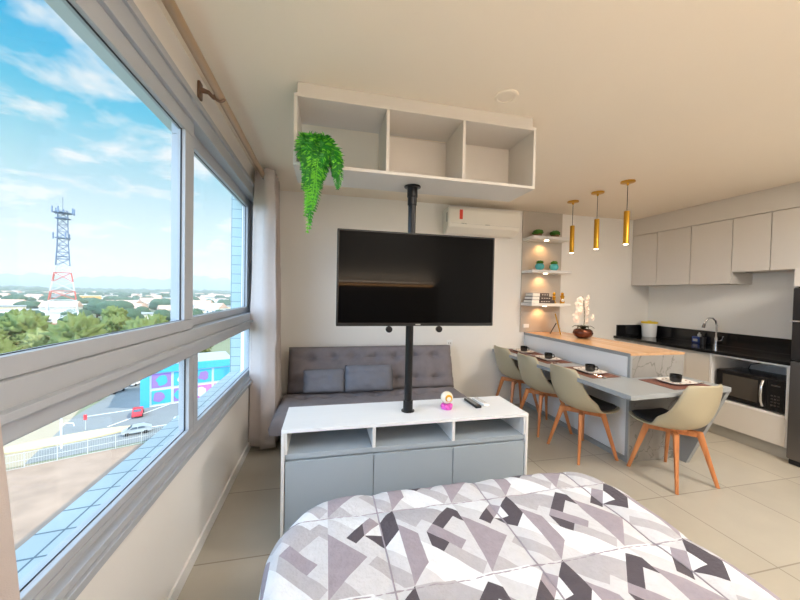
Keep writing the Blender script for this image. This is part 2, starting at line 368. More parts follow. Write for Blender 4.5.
def sash(x0, x1, y0, y1, z0, z1, w, pane_x, gask=True):
    q = B(); frame_box(q, x0, x1, y0, y1, z0, z1, w); sa = q.build('sash', 'alu', win)
    l, r_, bt, tp = w
    g = B(); g.box(pane_x - .002, pane_x + .002, y0 + l - .004, y1 - r_ + .004, z0 + bt - .004, z1 - tp + .004); g.build('glass_pane', 'glass', sa, smooth=False)
    k = B(); e = .004
    for (a0, a1, c0, c1) in ((y0 + l - .001, y0 + l + e, z0 + bt, z1 - tp), (y1 - r_ - e, y1 - r_ + .001, z0 + bt, z1 - tp)): k.box(pane_x + .0025, pane_x + .008, a0, a1, c0, c1)
    for (c0, c1) in ((z0 + bt - .001, z0 + bt + e * .5), (z1 - tp - e, z1 - tp + .001)): k.box(pane_x + .0025, pane_x + .006, y0 + l, y1 - r_, c0, c1)
    k.build('gasket', 'gasket', sa, smooth=False)
sash(-.045, -.006, WY0 + .05, 1.90, 1.246, 2.30, (.08, .105, .05, .075), -.030)
sash(-.095, -.050, 1.86, WY1 - .05, 1.246, 2.30, (.09, .12, .05, .075), -.075)
sash(-.070, -.020, WY0 + .05, 1.955, .681, 1.109, (.06, .06, .03, .015), -.045)
sash(-.070, -.020, 1.957, WY1 - .05, .681, 1.109, (.06, .05, .03, .015), -.045)
# --- outside ledge, pillar, building mass
struct('sill_ledge', B().prism([(-.101, -4, .615), (-.101, 3.67, .615), (-.29, 3.67, .60), (-.29, -4, .60)], (0, 0, -.08)), 'sill_tile', smooth=False)
struct('facade_pillar', B().box(-.29, -.142, 3.67, 4.6, -.4, 2.415), 'pillar_tile', smooth=False)
struct('facade_lintel', B().box(-.28, -.141, -4, 4.6, 2.42, 2.79), 'concrete', smooth=False)
b = B()
b.box(-.28, 11, -14, 46, -19.5, -.45); b.box(-.28, 11, -14, 46, 2.80, 9.5); b.box(-.14, 11, 4.7, 46, -.44, 2.79); b.box(-.28, 11, -14, -.80, -.44, 2.79); b.box(5.6, 11, -.79, 4.69, -.44, 2.79)
struct('building_facade', b, 'concrete', smooth=False)

# ================================================================== outside world
G = -19.5
struct('ground', B().box(-3200, 900, -300, 4200, G - 3, G), 'land', smooth=False)
struct('parking_street', B().prism([(-33.5, 46.5, G + .02), (-14, 55, G + .02), (-8, 62, G + .02), (-9, 100, G + .02), (-43, 100, G + .02), (-38.5, 62, G + .02)], (0, 0, .04)), 'asphalt', smooth=False)
struct('sunny_road', B().prism([(-60, 36, G + .01), (-33, 46.5, G + .01), (-40, 66, G + .01), (-45, 130, G + .01), (-62, 130, G + .01)], (0, 0, .03)), 'road', smooth=False)
struct('vacant_lot', B().prism([(-50, 14, G + .01), (-8, 14, G + .01), (-8, 56, G + .01), (-14, 53, G + .01), (-33, 45.6, G + .01), (-52, 36, G + .01)], (0, 0, .25)), 'dirt', smooth=False)
b = B(); pts = []
for i in range(24):
    a = 2 * PI * i / 24; p = Vector((math.cos(a) * 7.2, math.sin(a) * 1.7)); th = math.radians(26)
    pts.append((-33.6 + p.x * math.cos(th) - p.y * math.sin(th), 53.0 + p.x * math.sin(th) + p.y * math.cos(th), G + .07))
b.prism(pts, (0, 0, .16)); struct('kerb_island', b, 'kerb', smooth=False)
b = B()
for (p, q) in (((-31, 57), (-26, 68)), ((-26, 55.5), (-12, 59.5)), ((-37, 62), (-20, 69.5))):
    d = (Vector(q) - Vector(p)).normalized(); n_ = Vector((-d.y, d.x)) * .12
    b.prism([(p[0] + n_.x, p[1] + n_.y, G + .065), (q[0] + n_.x, q[1] + n_.y, G + .065), (q[0] - n_.x, q[1] - n_.y, G + .065), (p[0] - n_.x, p[1] - n_.y, G + .065)], (0, 0, .01))
struct('road_lines', b, 'paint', smooth=False)
# hills
def ridge(name, d0, amp, base, seed, a0=-62, a1=2):
    b = B(); n = 120; rows = []
    for j, (dd, hh) in enumerate(((d0, 0), (d0 + 250, .55), (d0 + 500, 1.0), (d0 + 900, .5), (d0 + 1300, 0))):
        row = []
        for i in range(n + 1):
            a = math.radians(a0 + (a1 - a0) * i / n)
            h = base + amp * (noise.noise(Vector((i * .11 + seed, seed, 0))) + .45 * noise.noise(Vector((i * .37 + seed, 2, 0))))
            row.append(b.bm.verts.new((math.sin(a) * dd, math.cos(a) * dd, G + max(4, h) * hh)))
        rows.append(row)
    for p, q in zip(rows, rows[1:]):
        for i in range(n): b.bm.faces.new((p[i], p[i + 1], q[i + 1], q[i]))
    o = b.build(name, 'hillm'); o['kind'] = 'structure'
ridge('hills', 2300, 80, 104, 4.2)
# haze between the town and the hills: a real homogeneous volume
hz = bpy.data.materials.new('haze'); hz.use_nodes = True; t = hz.node_tree; t.nodes.clear()
o_ = t.nodes.new('ShaderNodeOutputMaterial'); vs_ = t.nodes.new('ShaderNodeVolumeScatter'); vs_.inputs['Color'].default_value = (.88, .96, 1, 1); vs_.inputs['Density'].default_value = .00055; vs_.inputs['Anisotropy'].default_value = -.1
t.links.new(vs_.outputs[0], o_.inputs['Volume']); M['haze'] = hz
ho = B().box(-2600, 400, 150, 3000, G + .05, 150).build('haze', 'haze', smooth=False); tag(ho, 'pale blue haze lying over the distant town and hills', 'haze', kind='stuff')

rnd = random.Random(5)
def tree_mesh(name, m, h, w, seed, parts=7, sub=4):
    r_ = random.Random(seed); root = bpy.data.objects.new(name, None); COL.objects.link(root); BASE[root.name] = Vector()
    B().tube([(0, 0, 0), (.1, 0, h * .3), (0, .1, h * .6)], [w * .05, w * .04, w * .02], 7).build('trunk', 'trunk', root)
    b = B()
    for k in range(parts):
        a = 2 * PI * k / parts + r_.random(); rr = w * .28 * (0 if k == 0 else 1)
        b.ball((math.cos(a) * rr, math.sin(a) * rr, h * (.86 if k == 0 else r_.uniform(.42, .68)) - w * .1), w * r_.uniform(.24, .33), sub, (1, 1, r_.uniform(.9, 1.25)), 0, .75, 4.5, seed + k)
    b.build('crown', m, root, sharp=3.1); return root
protoT = [tree_mesh('street_tree', m, h, w, sd_) for m, h, w, sd_ in (('tree', 15, 13, 1), ('tree2', 13, 12, 2), ('tree', 17, 12, 3), ('tree2', 16, 14, 4))]
used = set(); lab = ('broad green tree', 'olive toned spreading tree', 'tall green tree', 'tall olive tree')
spots = []
for row, (d, step) in enumerate(((98, 7.5), (122, 8.5), (143, 10))):
    a = -44.0
    while a < (-24 if row == 0 else -17):
        spots.append((a + rnd.uniform(-1, 1), d + rnd.uniform(-6, 6), row)); a += math.degrees(step / d)
for i, (a, d, row) in enumerate(spots):
    k = rnd.randrange(4); o = protoT[k] if k not in used else copy_tree(protoT[k]); used.add(k)
    sc = rnd.uniform(.72, 1.0) * (.85 if row else 1.0); o.location = (.67 + math.sin(math.radians(a)) * d, math.cos(math.radians(a)) * d, G); o.scale = (sc, sc, sc); o.rotation_euler = (0, 0, rnd.uniform(0, 6))
    tag(o, lab[k] + ' in the tree belt between street and town', 'tree', 'trees of the belt seen through the upper window')
# houses of the town
def house_mesh(wall, roof, w, d, h, flat=False):
    b = B(); b.box(-w / 2, w / 2, -d / 2, d / 2, 0, h, mi=0)
    if flat: b.box(-w / 2 - .3, w / 2 + .3, -d / 2 - .3, d / 2 + .3, h, h + .5, mi=1)
    else: b.prism([(-w / 2 - .5, -d / 2 - .5, h), (-w / 2 - .5, d / 2 + .5, h), (-w / 2 - .5, 0, h + d * .32)], (w + 1, 0, 0), 1)
    for k in range(int(w / 4)):
        for zz in range(int(h / 3)):
            x = -w / 2 + 2 + k * 4; b.box(x - .6, x + .6, -d / 2 - .04, -d / 2 + .02, zz * 3 + 1, zz * 3 + 2.2, mi=2)
    bm_o = b.build('town_house', [wall, roof, 'hwin'], smooth=False); return bm_o
protoH = [house_mesh('hw', 'hr', 12, 9, 4), house_mesh('hc', 'hr', 16, 10, 6), house_mesh('hw', 'hg', 22, 14, 6, True), house_mesh('hc', 'hg', 14, 11, 7, True), house_mesh('hw', 'hw', 30, 16, 6, True), house_mesh('hw', 'hr', 18, 12, 7)]
hl = ('small white town house with terracotta gable roof', 'cream town house with long terracotta roof', 'white flat roofed block with grey top', 'cream flat roofed block in the town', 'wide white shed roof in the town', 'two storey white house with terracotta roof')
usedH = set(); taken = [(-253, 428, 16), (-268, 424, 12), (-176, 238, 20), (-158, 226, 22), (-112, 173, 12)]
def free(x, y, r_):
    if any((x - a_) ** 2 + (y - c_) ** 2 < (r_ + q_) ** 2 for a_, c_, q_ in taken): return False
    taken.append((x, y, r_)); return True
nh = 0
while nh < 280:
    d = 240 + 1000 * (rnd.random() ** 1.25); a = math.radians(rnd.uniform(-42, -12)); k = rnd.choice((0, 1, 2, 2, 2, 3, 4, 4, 4, 5))
    if not free(math.sin(a) * d, math.cos(a) * d, (9, 11, 15, 11, 19, 12)[k]): continue
    nh += 1
    o = protoH[k] if k not in usedH else protoH[k].copy()
    if k in usedH: COL.objects.link(o)
    usedH.add(k); o.location = (math.sin(a) * d, math.cos(a) * d, G); o.rotation_euler = (0, 0, rnd.uniform(-.8, .8))
    tag(o, hl[k] + ' beyond the tree belt', 'house', 'town houses beyond the trees')
def small_tree(seed):
    b = B(); b.tube([(0, 0, 0), (0, 0, 4)], .3, 6, 1); r_ = random.Random(seed)
    for k in range(3): b.ball((r_.uniform(-2, 2), r_.uniform(-2, 2), r_.uniform(5, 7)), r_.uniform(2.4, 3.6), 2, (1, 1, 1), 0, .4, 2.5, seed + k)
    return b.build('town_tree', ['tree3', 'trunk'], sharp=3.1)
ptT = [small_tree(11), small_tree(12)]; uT = set()
nh = 0
while nh < 220:
    d = 200 + 1000 * (rnd.random() ** 1.2); a = math.radians(rnd.uniform(-42, -12)); k = rnd.randrange(2)
    if not free(math.sin(a) * d, math.cos(a) * d, 7): continue
    nh += 1
    o = ptT[k] if k not in uT else ptT[k].copy()
    if k in uT: COL.objects.link(o)
    uT.add(k); sc = rnd.uniform(.8, 1.4); o.scale = (sc * 1.5, sc * 1.5, sc); o.location = (math.sin(a) * d, math.cos(a) * d, G)
    tag(o, 'dark green tree among the distant town houses', 'tree', 'trees among the town houses')
b = B()
for i in range(700):
    d = rnd.uniform(1290, 1600); a = math.radians(rnd.uniform(-48, -8)); b.ball((math.sin(a) * d, math.cos(a) * d, G + rnd.uniform(2, 9)), rnd.uniform(9, 17), 1, (1.4, 1.4, .7), 0, .3, 2, i)
tag(b.build('treeline', 'tree3', sharp=3.1), 'dark line of woods below the hills on the horizon', 'woods', kind='stuff')
def block(name, label, loc, rz, w, d, h, wall, roof, cat='building'):
    r_ = thing(name, label, cat, loc); B().box(-w / 2, w / 2, -d / 2, d / 2, 0, h).build('wall', wall, r_, smooth=False, local=True)
    B().box(-w / 2 - .4, w / 2 + .4, -d / 2 - .4, d / 2 + .4, h, h + .7).build('roof', roof, r_, smooth=False, local=True)
    for k in range(int(w / 4.5)):
        for zz in range(int(h / 3.2)):
            x = -w / 2 + 2.2 + k * 4.5; B().box(x - .8, x + .8, -d / 2 - .08, -d / 2 + .02, zz * 3.2 + 1, zz * 3.2 + 2.3).build('window', 'hwin', r_, smooth=False, local=True)
    r_.rotation_euler = (0, 0, rz); return r_
block('apartment_block', 'orange yellow block just right of the lattice tower', (-253, 428, G), .5, 17, 10, 11, 'ho', 'hc')
block('apartment_block', 'grey block between the tower and the orange block', (-274, 418, G), .5, 13, 10, 12, 'hg', 'hg')
block('warehouse', 'low pale blue warehouse left of the lattice tower', (-176, 238, G), .9, 26, 16, 6, 'hg', 'hg')
block('warehouse', 'long white warehouse at the foot of the lattice tower', (-158, 226, G), .7, 34, 14, 6, 'hw', 'hw')
# lattice tower
tw = thing('lattice_tower', 'tall red and white lattice telecom tower rising over the town', 'tower', (-112.3, 173, G))
def tw_w(z):   # half width at height
    pts = ((0, 5.6), (15, 4.2), (30, 2.2), (40, 1.7), (54, 1.5))
    for (a, wa), (c, wc) in zip(pts, pts[1:]):
        if a <= z <= c: return wa + (wc - wa) * (z - a) / (c - a)
    return 1.5
lv = [0, 5, 10, 15, 19, 23, 27, 30, 33, 36, 39, 42, 45, 48, 51, 54]
cor = ((1, 1), (-1, 1), (-1, -1), (1, -1)); th = math.radians(30)
def tp(i, z):
    w = tw_w(z); x, y = cor[i % 4][0] * w, cor[i % 4][1] * w
    return Vector((x * math.cos(th) - y * math.sin(th), x * math.sin(th) + y * math.cos(th), z)) + Vector((-112.3, 173, G))
segs = {'tw_red': B(), 'tw_white': B(), 'tw_blue': B()}
for n_, (a, c) in enumerate(zip(lv, lv[1:])):
    q = segs['tw_red' if n_ in (0, 3, 5) else 'tw_white' if n_ < 7 else 'tw_blue']
    for i in range(4):
        q.tube([tp(i, a), tp(i, c)], .16, 4); q.tube([tp(i, a), tp(i + 1, c)], .09, 4); q.tube([tp(i + 1, a), tp(i, c)], .09, 4); q.tube([tp(i, c), tp(i + 1, c)], .1, 4)
for k, nm in (('tw_red', 'red section'), ('tw_white', 'white section'), ('tw_blue', 'steel blue upper section')):
    o = segs[k].build('mast_section', k, tw, smooth=False); o['label'] = nm
for zz, rr in ((53, 3.4), (50.5, 2.6), (42, 2.6), (34, 2.2)):
    q = B(); q.lathe((-112.3, 173, G + zz), ((rr, 0), (rr, .25)), 10); q.build('platform', 'tw_blue', tw)
for k in range(9):
    a = 2 * PI * k / 9; zz, rr = ((53, 3.6), (53, 3.6), (42, 3.0))[k % 3]; p = Vector((-112.3 + math.cos(a) * rr, 173 + math.sin(a) * rr, G + zz))
    B().box(p.x - .22, p.x + .22, p.y - .15, p.y + .15, p.z - .4, p.z + 2.4, .05).build('antenna_panel', 'tw_blue', tw)
B().tube([(-112.3, 173, G + 54), (-112.3, 173, G + 60)], .1, 5).build('lightning_rod', 'tw_blue', tw)
# store
st = thing('corner_store', 'white corner store with cyan and purple mural panels', 'building', (-30.5, 65, G))
u_ = Vector((13.4, 5.6, 0)); ln = u_.length; u_.normalize(); nrm = Vector((u_.y, -u_.x, 0))
def stp(a, out_, z): return Vector((-30.5, 65, G)) + u_ * a + nrm * out_ + Vector((0, 0, z))
def stbox(b, a0, a1, o0, o1, z0, z1): return b.prism([stp(a0, o0, z0), stp(a1, o0, z0), stp(a1, o1, z0), stp(a0, o1, z0)], (0, 0, z1 - z0))
stbox(B(), 0, ln, -12, 0, 0, 6.6).build('wall', 'st_white', st, smooth=False)
stbox(B(), -.2, ln + .2, .0, .35, 6.0, 7.3).build('parapet', 'st_cyan', st, smooth=False); stbox(B(), -.1, ln + .1, -12.1, -.01, 6.6, 6.9).build('roof', 'hg', st, smooth=False)
stbox(B(), -.1, 1.2, .01, .3, 0, 6.5).build('pilaster', 'st_cyan', st, smooth=False)
cols = ['st_cyan', 'st_purple', 'st_pink', 'st_pink', 'st_cyan', 'st_purple', 'st_cyan', 'st_cyan']
for k in range(4):
    for zz, (z0, z1) in enumerate(((.4, 2.8), (3.3, 5.8))):
        a0 = 1.5 + k * 3.2; q = stbox(B(), a0, a0 + 2.8, .01, .12, z0, z1)
        pn = q.build('mural_panel', cols[(k + zz * 4 + zz) % 8], st, smooth=False)
        q = B(); poly = []
        for m_ in range(20):
            an = 2 * PI * m_ / 20; rr = .85 + .3 * noise.noise(Vector((math.cos(an) * 1.5 + k, math.sin(an) * 1.5, zz + 5)))
            poly.append(tuple(stp(a0 + 1.0 + .5 * zz + rr * 1.05 * math.cos(an), .121, (z0 + z1) / 2 + rr * math.sin(an))))
        q.prism(poly, tuple(nrm * .03)); q.build('mural_shape', ('st_purple', 'st_cyan', 'st_white')[(k + zz) % 3], pn)
sg = thing('round_sign', 'round white and red sign on the store corner', 'sign', (-16.3, 69.6, G))
B().tube([(-16.3, 69.6, G), (-16.3, 69.6, G + 7.4)], .08, 8).build('pole', 'tw_white', sg)
B().lathe((-16.3, 69.4, G + 7.0), ((.95, 0), (.95, .2)), 24, axis='Y').build('disc', 'paint', sg)
B().lathe((-16.3, 69.35, G + 7.0), ((.5, 0), (.5, .04)), 20, axis='Y').build('emblem', 'carr', sg)
pg_ = thing('pale_shed', 'pale green ribbed metal shed beside the store', 'building', (-14.6, 81, G))
B().box(-19.0, -9, 78, 88, G, G + 8.2).build('wall', 'st_green', pg_, smooth=False)
B().box(-19.3, -8.7, 77.7, 88.3, G + 8.2, G + 8.9).build('roof', 'hg', pg_, smooth=False)
for k in range(7): B().box(-18.9 + k * 1.4, -18.7 + k * 1.4, 77.85, 78, G, G + 8.2).build('rib', 'hw', pg_, smooth=False)
# cars
def car(label, body, loc, rz, group=None, wagon=True):
    c = thing('car', label, 'car', loc, group)
    b = B(); side = [(-2.1, .35), (-2.15, .7), (-2.0, .95), (-1.25, 1.02), (-.6, 1.45), (.9, 1.48), (1.75 if wagon else 1.4, 1.05), (2.1, .95), (2.15, .5), (2.05, .35)]
    b.prism([(x, -.82, z) for x, z in side], (0, 1.64, 0)); bmesh.ops.bevel(b.bm, geom=list(b.bm.edges), offset=.06, segments=2, affect='EDGES')
    b.build('body', body, c, local=True)
    for sgn in (-1, 1):
        B().prism([(-1.0, .825 * sgn, 1.04), (-.55, .825 * sgn, 1.38), (.1, .825 * sgn, 1.40), (.1, .825 * sgn, 1.04)], (0, .012 * sgn, 0)).build('side_window', 'hwin', c, local=True, smooth=False)
        B().prism([(.18, .825 * sgn, 1.04), (.18, .825 * sgn, 1.40), (.85, .825 * sgn, 1.40), (1.45, .825 * sgn, 1.06)], (0, .012 * sgn, 0)).build('side_window', 'hwin', c, local=True, smooth=False)
        for x in (-1.32, 1.3):
            B().lathe((x, .82 * sgn - .1, .32), ((.2, 0), (.32, .02), (.32, .18), (.2, .2)), 16, axis='Y').build('wheel', 'tyre', c, local=True)
    B().prism([(-1.26, -.66, 1.06), (-1.26, .66, 1.06), (-.68, .62, 1.44), (-.68, -.62, 1.44)], (-.015, 0, .015)).build('windscreen', 'hwin', c, local=True, smooth=False)
    c.rotation_euler = (0, 0, rz); c.scale = (.8, .8, .8); return c
car('silver estate car crossing the shaded street below', 'cars', (-25.6, 53.8, G + .07), .40)
car('red car parked at the store corner', 'carr', (-29.2, 61.4, G + .07), 1.95)
car('white car half hidden by the sill on the street', 'carw', (-20.6, 57.4, G + .07), .35)
for k, (x, y) in enumerate(((-40.9, 70.0), (-39.9, 75.5), (-39.0, 81.0))):
    car(('white parked car at the near end of the sunny row', 'white parked car in the middle of the sunny row', 'white parked car at the far end of the sunny row')[k], 'carw', (x, y, G + .07), 1.35, 'parked white cars along the road')
# fence: panels between posts
fa, fb = Vector((-42, 40.8, G + .02)), Vector((-9, 56.6, G + .02)); fd = (fb - fa)
fn = thing('mesh_fence', 'pale metal mesh fence along the vacant lot', 'fence', fa)
for k in range(15):
    p = fa + fd * k / 14; B().tube([p, p + Vector((0, 0, 2.0))], .06, 6).build('post', 'fence', fn)
for k in range(14):
    p, q = fa + fd * k / 14, fa + fd * (k + 1) / 14; b = B()
    for z in (.25, 1.1, 1.9): b.tube([p + Vector((0, 0, z)), q + Vector((0, 0, z))], .035, 5)
    for m_ in range(1, 12):
        w = p.lerp(q, m_ / 12); b.tube([w + Vector((0, 0, .2)), w + Vector((0, 0, 1.9))], .012, 4)
    b.build('mesh_panel', 'fence', fn, smooth=False)
sp_ = thing('street_pole', 'white street pole with short arm behind the fence', 'pole', (-32.3, 50.2, G + .05))
B().tube([(-32.3, 50.2, G + .05), (-32.3, 50.2, G + 5.6)], .11, 8).build('post', 'tw_white', sp_)
B().tube([(-32.3, 50.2, G + 3.0), (-31.9, 50.3, G + 3.3), (-31.2, 50.5, G + 3.2), (-31.1, 50.5, G + 2.8)], .08, 8).build('arm', 'tw_white', sp_)
sg = thing('road_sign', 'small red road sign on the kerb island', 'sign', (-33.4, 56.4, G + .06))
B().tube([(-33.4, 56.4, G + .06), (-33.4, 56.4, G + 2.3)], .05, 6).build('post', 'fence', sg)
B().box(-33.62, -33.18, 56.3, 56.36, G + 1.5, G + 2.3, .05).build('plate', 'carr', sg)

# ================================================================== curtains
def curtain(name, label, y0, y1, xm, amp, folds, zt, zb, flare, rings, edge=None):
    c = thing(name, label, 'curtain', (xm, (y0 + y1) / 2, 0)); b = B(); nu, nv = folds * 12, 26; rows = []
    for j in range(nv + 1):
        t_ = j / nv; z = zt + (zb - zt) * t_; row = []
        for i in range(nu + 1):
            u = i / nu; ph = u * folds * 2 * PI
            x = xm + amp * math.sin(ph) * (.75 + .35 * t_) + .012 * noise.noise(Vector((u * 6, t_ * 3, y0)))
            y = y0 + (y1 - y0) * u + flare * t_ * (u if edge else (u - .5)) + .25 * (y1 - y0) / folds * math.sin(2 * ph) * .4
            row.append(b.bm.verts.new((x, y, z)))
        rows.append(row)
    for p, q in zip(rows, rows[1:]):
        for i in range(nu): b.bm.faces.new((p[i], p[i + 1], q[i + 1], q[i]))
    fab = b.build('fabric', 'curtain', c, sharp=3.1); md = fab.modifiers.new('thickness', 'SOLIDIFY'); md.thickness = .003
    for k in range(rings):
        q = B(); yy = y0 + (y1 - y0) * (k + .5) / rings
        q.tube([(xm + 0.028 * math.cos(a), yy, zt - .055 + .028 * math.sin(a)) for a in [2 * PI * i / 18 for i in range(19)]], .006, 6, caps=False); q.build('grommet', 'steel_ring', c)
    return c
RODX, RODZ = .105, 2.475
curtain('curtain', 'taupe curtain gathered at the sofa end of the window', 3.10, 3.52, RODX + .012, .118, 4, RODZ + .055, .035, .05, 4)
curtain('curtain', 'taupe curtain at the left picture edge beside the bed', .08, .60, RODX, .07, 4, RODZ + .055, .035, .24, 5, True)
rd = thing('curtain_rod', 'bronze curtain rod along the top of the window', 'curtain rod', (RODX, 1.6, RODZ))
B().tube([(RODX, -.4, RODZ), (RODX, 3.56, RODZ)], .021, 16).build('rod', 'rod', rd)
B().lathe((RODX, 3.56, RODZ), ((.019, 0), (.027, .005), (.027, .03), (.02, .036)), 16, axis='Y').build('finial', 'bronze', rd)
for y in (-.3, 1.93, 3.535):
    q = B(); q.box(.001, .016, y - .022, y + .022, RODZ - .03, RODZ + .06, .006); q.tube([(.014, y, RODZ + .02), (.05, y, RODZ + .012), (.078, y, RODZ - .016)], [.014, .010, .009], 10)
    q.tube([(RODX + .0265 * math.cos(a), y, RODZ + .0265 * math.sin(a)) for a in [PI * .75 + PI * 1.1 * i / 10 for i in range(11)]], .0065, 8); q.build('bracket', 'bronze', rd)

# ================================================================== TV console, pole, TV, ceiling shelf
X0, X1, Y0, Y1, H = .445, 1.943, 1.84, 2.205, .70
c = thing('tv_console', 'white and pale grey console with three niches below the tv', 'console', (1.19, 2.02, 0))
b = B(); b.box(X0, X1, Y0, Y1, H - .020, H, .002); b.build('top', 'cons_top', c)
for xa in (X0, X1 - .018): B().box(xa, xa + .018, Y0, Y1, 0, H - .0203, .002).build('side_panel', 'lacq', c)
B().box(X0 + .02, X1 - .02, Y1 - .012, Y1, .05, H - .0205).build('back_panel', 'ac_grey', c)
B().box(X0 + .019, X1 - .019, Y0 + .012, Y1 - .013, .532, .560, .001).build('shelf', 'lacq_grey', c)
B().box(X0 + .019, X1 - .019, Y0 + .04, Y1 - .02, 0.0, .05).build('plinth', 'lacq_grey', c)
w3 = (X1 - X0 - .04) / 3
for k in (1, 2): B().box(X0 + .02 + w3 * k - .009, X0 + .02 + w3 * k + .009, Y0 + .004, Y1 - .013, 0.561, H - .0205, .001).build('divider', 'lacq', c)
for k in (0, 1): B().box(*((X0 + .0185, X0 + .030) if k == 0 else (X1 - .030, X1 - .0185)), Y0 + .004, Y1 - .013, 0.561, H - .0205, .001).build('niche_cheek', 'lacq', c)
B().box(X0 + .02, X1 - .02, Y0 + .03, Y0 + .034, .50, .531).build('finger_gap', 'lacq_grey', c)
for k in range(3): B().box(X0 + .022 + w3 * k, X0 + .018 + w3 * (k + 1), Y0 + .006, Y0 + .024, 0.055, .520, .0015).build('door', 'lacq_grey', c)
PX, PY = 1.19, 2.01
p = thing('tv_pole', 'black round pole joining console top to hanging shelf', 'pole', (PX, PY, H))
SB = 2.125
B().tube([(PX, PY, H + .002), (PX, PY, SB - .002)], .0245, 24).build('tube', 'black', p)
B().lathe((PX, PY, H), ((.042, .001), (.042, .006), (.031, .008), (.031, .07), (.0255, .072)), 24).build('base_flange', 'black', p)
B().lathe((PX, PY, SB), ((.0255, -.12), (.029, -.118), (.029, -.07), (.033, -.068), (.033, -.012), (.052, -.008), (.052, -.001)), 24).build('top_flange', 'black', p)
tv = thing('television', 'large black flat television mounted on the pole', 'television', (1.228, 1.93, 1.255))
TX0, TX1, TZ0, TZ1, TY = .727, 1.722, 1.252, 1.818, 1.925
B().box(TX0, TX1, TY, TY + .03, TZ0, TZ1, .004).build('frame', 'tvframe', tv)
B().box(TX0 + .012, TX1 - .012, TY - .0015, TY, TZ0 + .020, TZ1 - .010).build('screen', 'screen', tv, smooth=False)
B().box(1.205, 1.235, TY - .002, TY - .0001, TZ0 + .006, TZ0 + .013).build('maker_mark', 'ac_grey', tv, smooth=False)
B().box(TX0 + .25, TX1 - .25, TY + .031, TY + .055, TZ0 + .05, TZ0 + .35, .01).build('rear_housing', 'tvframe', tv)
for x in (1.045, 1.365):
    q = B(); q.lathe((x, TY + .012, TZ0 - .022), ((.012, 0), (.020, .004), (.020, .02), (.012, .024)), 16, axis='Y'); q.tube([(x, TY + .026, TZ0 - .02), (x, TY + .026, TZ0 + .06)], .006, 8); q.build('mount_knob', 'black', tv)
sh = thing('hanging_shelf_unit', 'greige three compartment shelf hung from the ceiling over the tv', 'shelf', (1.216, 2.0, CEIL))
SX0, SX1, SY0, SY1, SZ0, SZ1 = .487, 1.945, 1.845, 2.145, 2.125, 2.508
B().box(SX0 + .014, SX1 - .014, SY0 + .02, SY1 - .02, SZ1 + .0005, CEIL - .0005, .002).build('top_plinth', 'greige', sh)
B().box(SX0, SX1, SY0, SY1, SZ1 - .018, SZ1, .0015).build('top_panel', 'greige', sh)
B().box(SX0, SX1, SY0, SY1, SZ0, SZ0 + .018, .0015).build('bottom_panel', 'greige', sh)
for xa in (SX0, SX1 - .018): B().box(xa, xa + .018, SY0, SY1, SZ0 + .0185, SZ1 - .0185, .0015).build('side_panel', 'greige', sh)
for x in (.998, 1.462): B().box(x - .009, x + .009, SY0 + .002, SY1, SZ0 + .0185, SZ1 - .0185, .0015).build('divider', 'greige', sh)
B().box(1.008, 1.452, SY1 - .012, SY1, SZ0 + .0185, SZ1 - .03).build('back_panel', 'greige', sh)
B().box(1.472, SX1 - .019, SY1 - .012, SY1, SZ0 + .0185, SZ1 - .0185).build('back_panel', 'greige', sh)
# console objects
gl = thing('crystal_globe', 'pale crystal globe on a pink stand on the console', 'ornament', (1.452, 2.01, H))
B().ball((1.452, 2.01, H + .074), .041, 3).build('globe', 'crystal', gl)
B().lathe((1.452, 1.972, H + .078), ((.019, 0), (.024, .003), (.012, .004)), 18, axis='Y').build('inner_ring', 'gold', gl)
b = B(); b.lathe((1.452, 2.01, H), ((.034, .001), (.034, .012), (.022, .028), (.026, .034)), 20)
for k in range(6): a = k * PI / 3; b.ball((1.452 + .03 * math.cos(a), 2.01 + .03 * math.sin(a), H + .020), .013, 2)
b.build('stand', 'pink', gl)
def remote(name, label, x0, y0, x1, y1, w, m, mb):
    rr = thing(name, label, 'remote control', (x0, y0, H)); d = (Vector((x1, y1)) - Vector((x0, y0))); l = d.length; b = B()
    b.box(0, l, -w / 2, w / 2, .001, .018, .006, 3); b.build('body', m, rr, local=True); b = B()
    for i in range(7):
        for j in (-1, 0, 1): b.box(l * .12 + i * l * .11, l * .12 + i * l * .11 + .008, j * w * .27 - .004, j * w * .27 + .004, .018, .0195)
    b.build('keypad', mb, rr, local=True, smooth=False); rr.rotation_euler = (0, 0, math.atan2(d.y, d.x))
remote('remote_control', 'black remote control on the right of the console top', 1.655, 2.15, 1.665, 1.975, .044, 'tvframe', 'ac_grey')
remote('remote_control', 'white remote control beside the black one', 1.715, 2.15, 1.735, 2.0, .045, 'white', 'ac_grey')

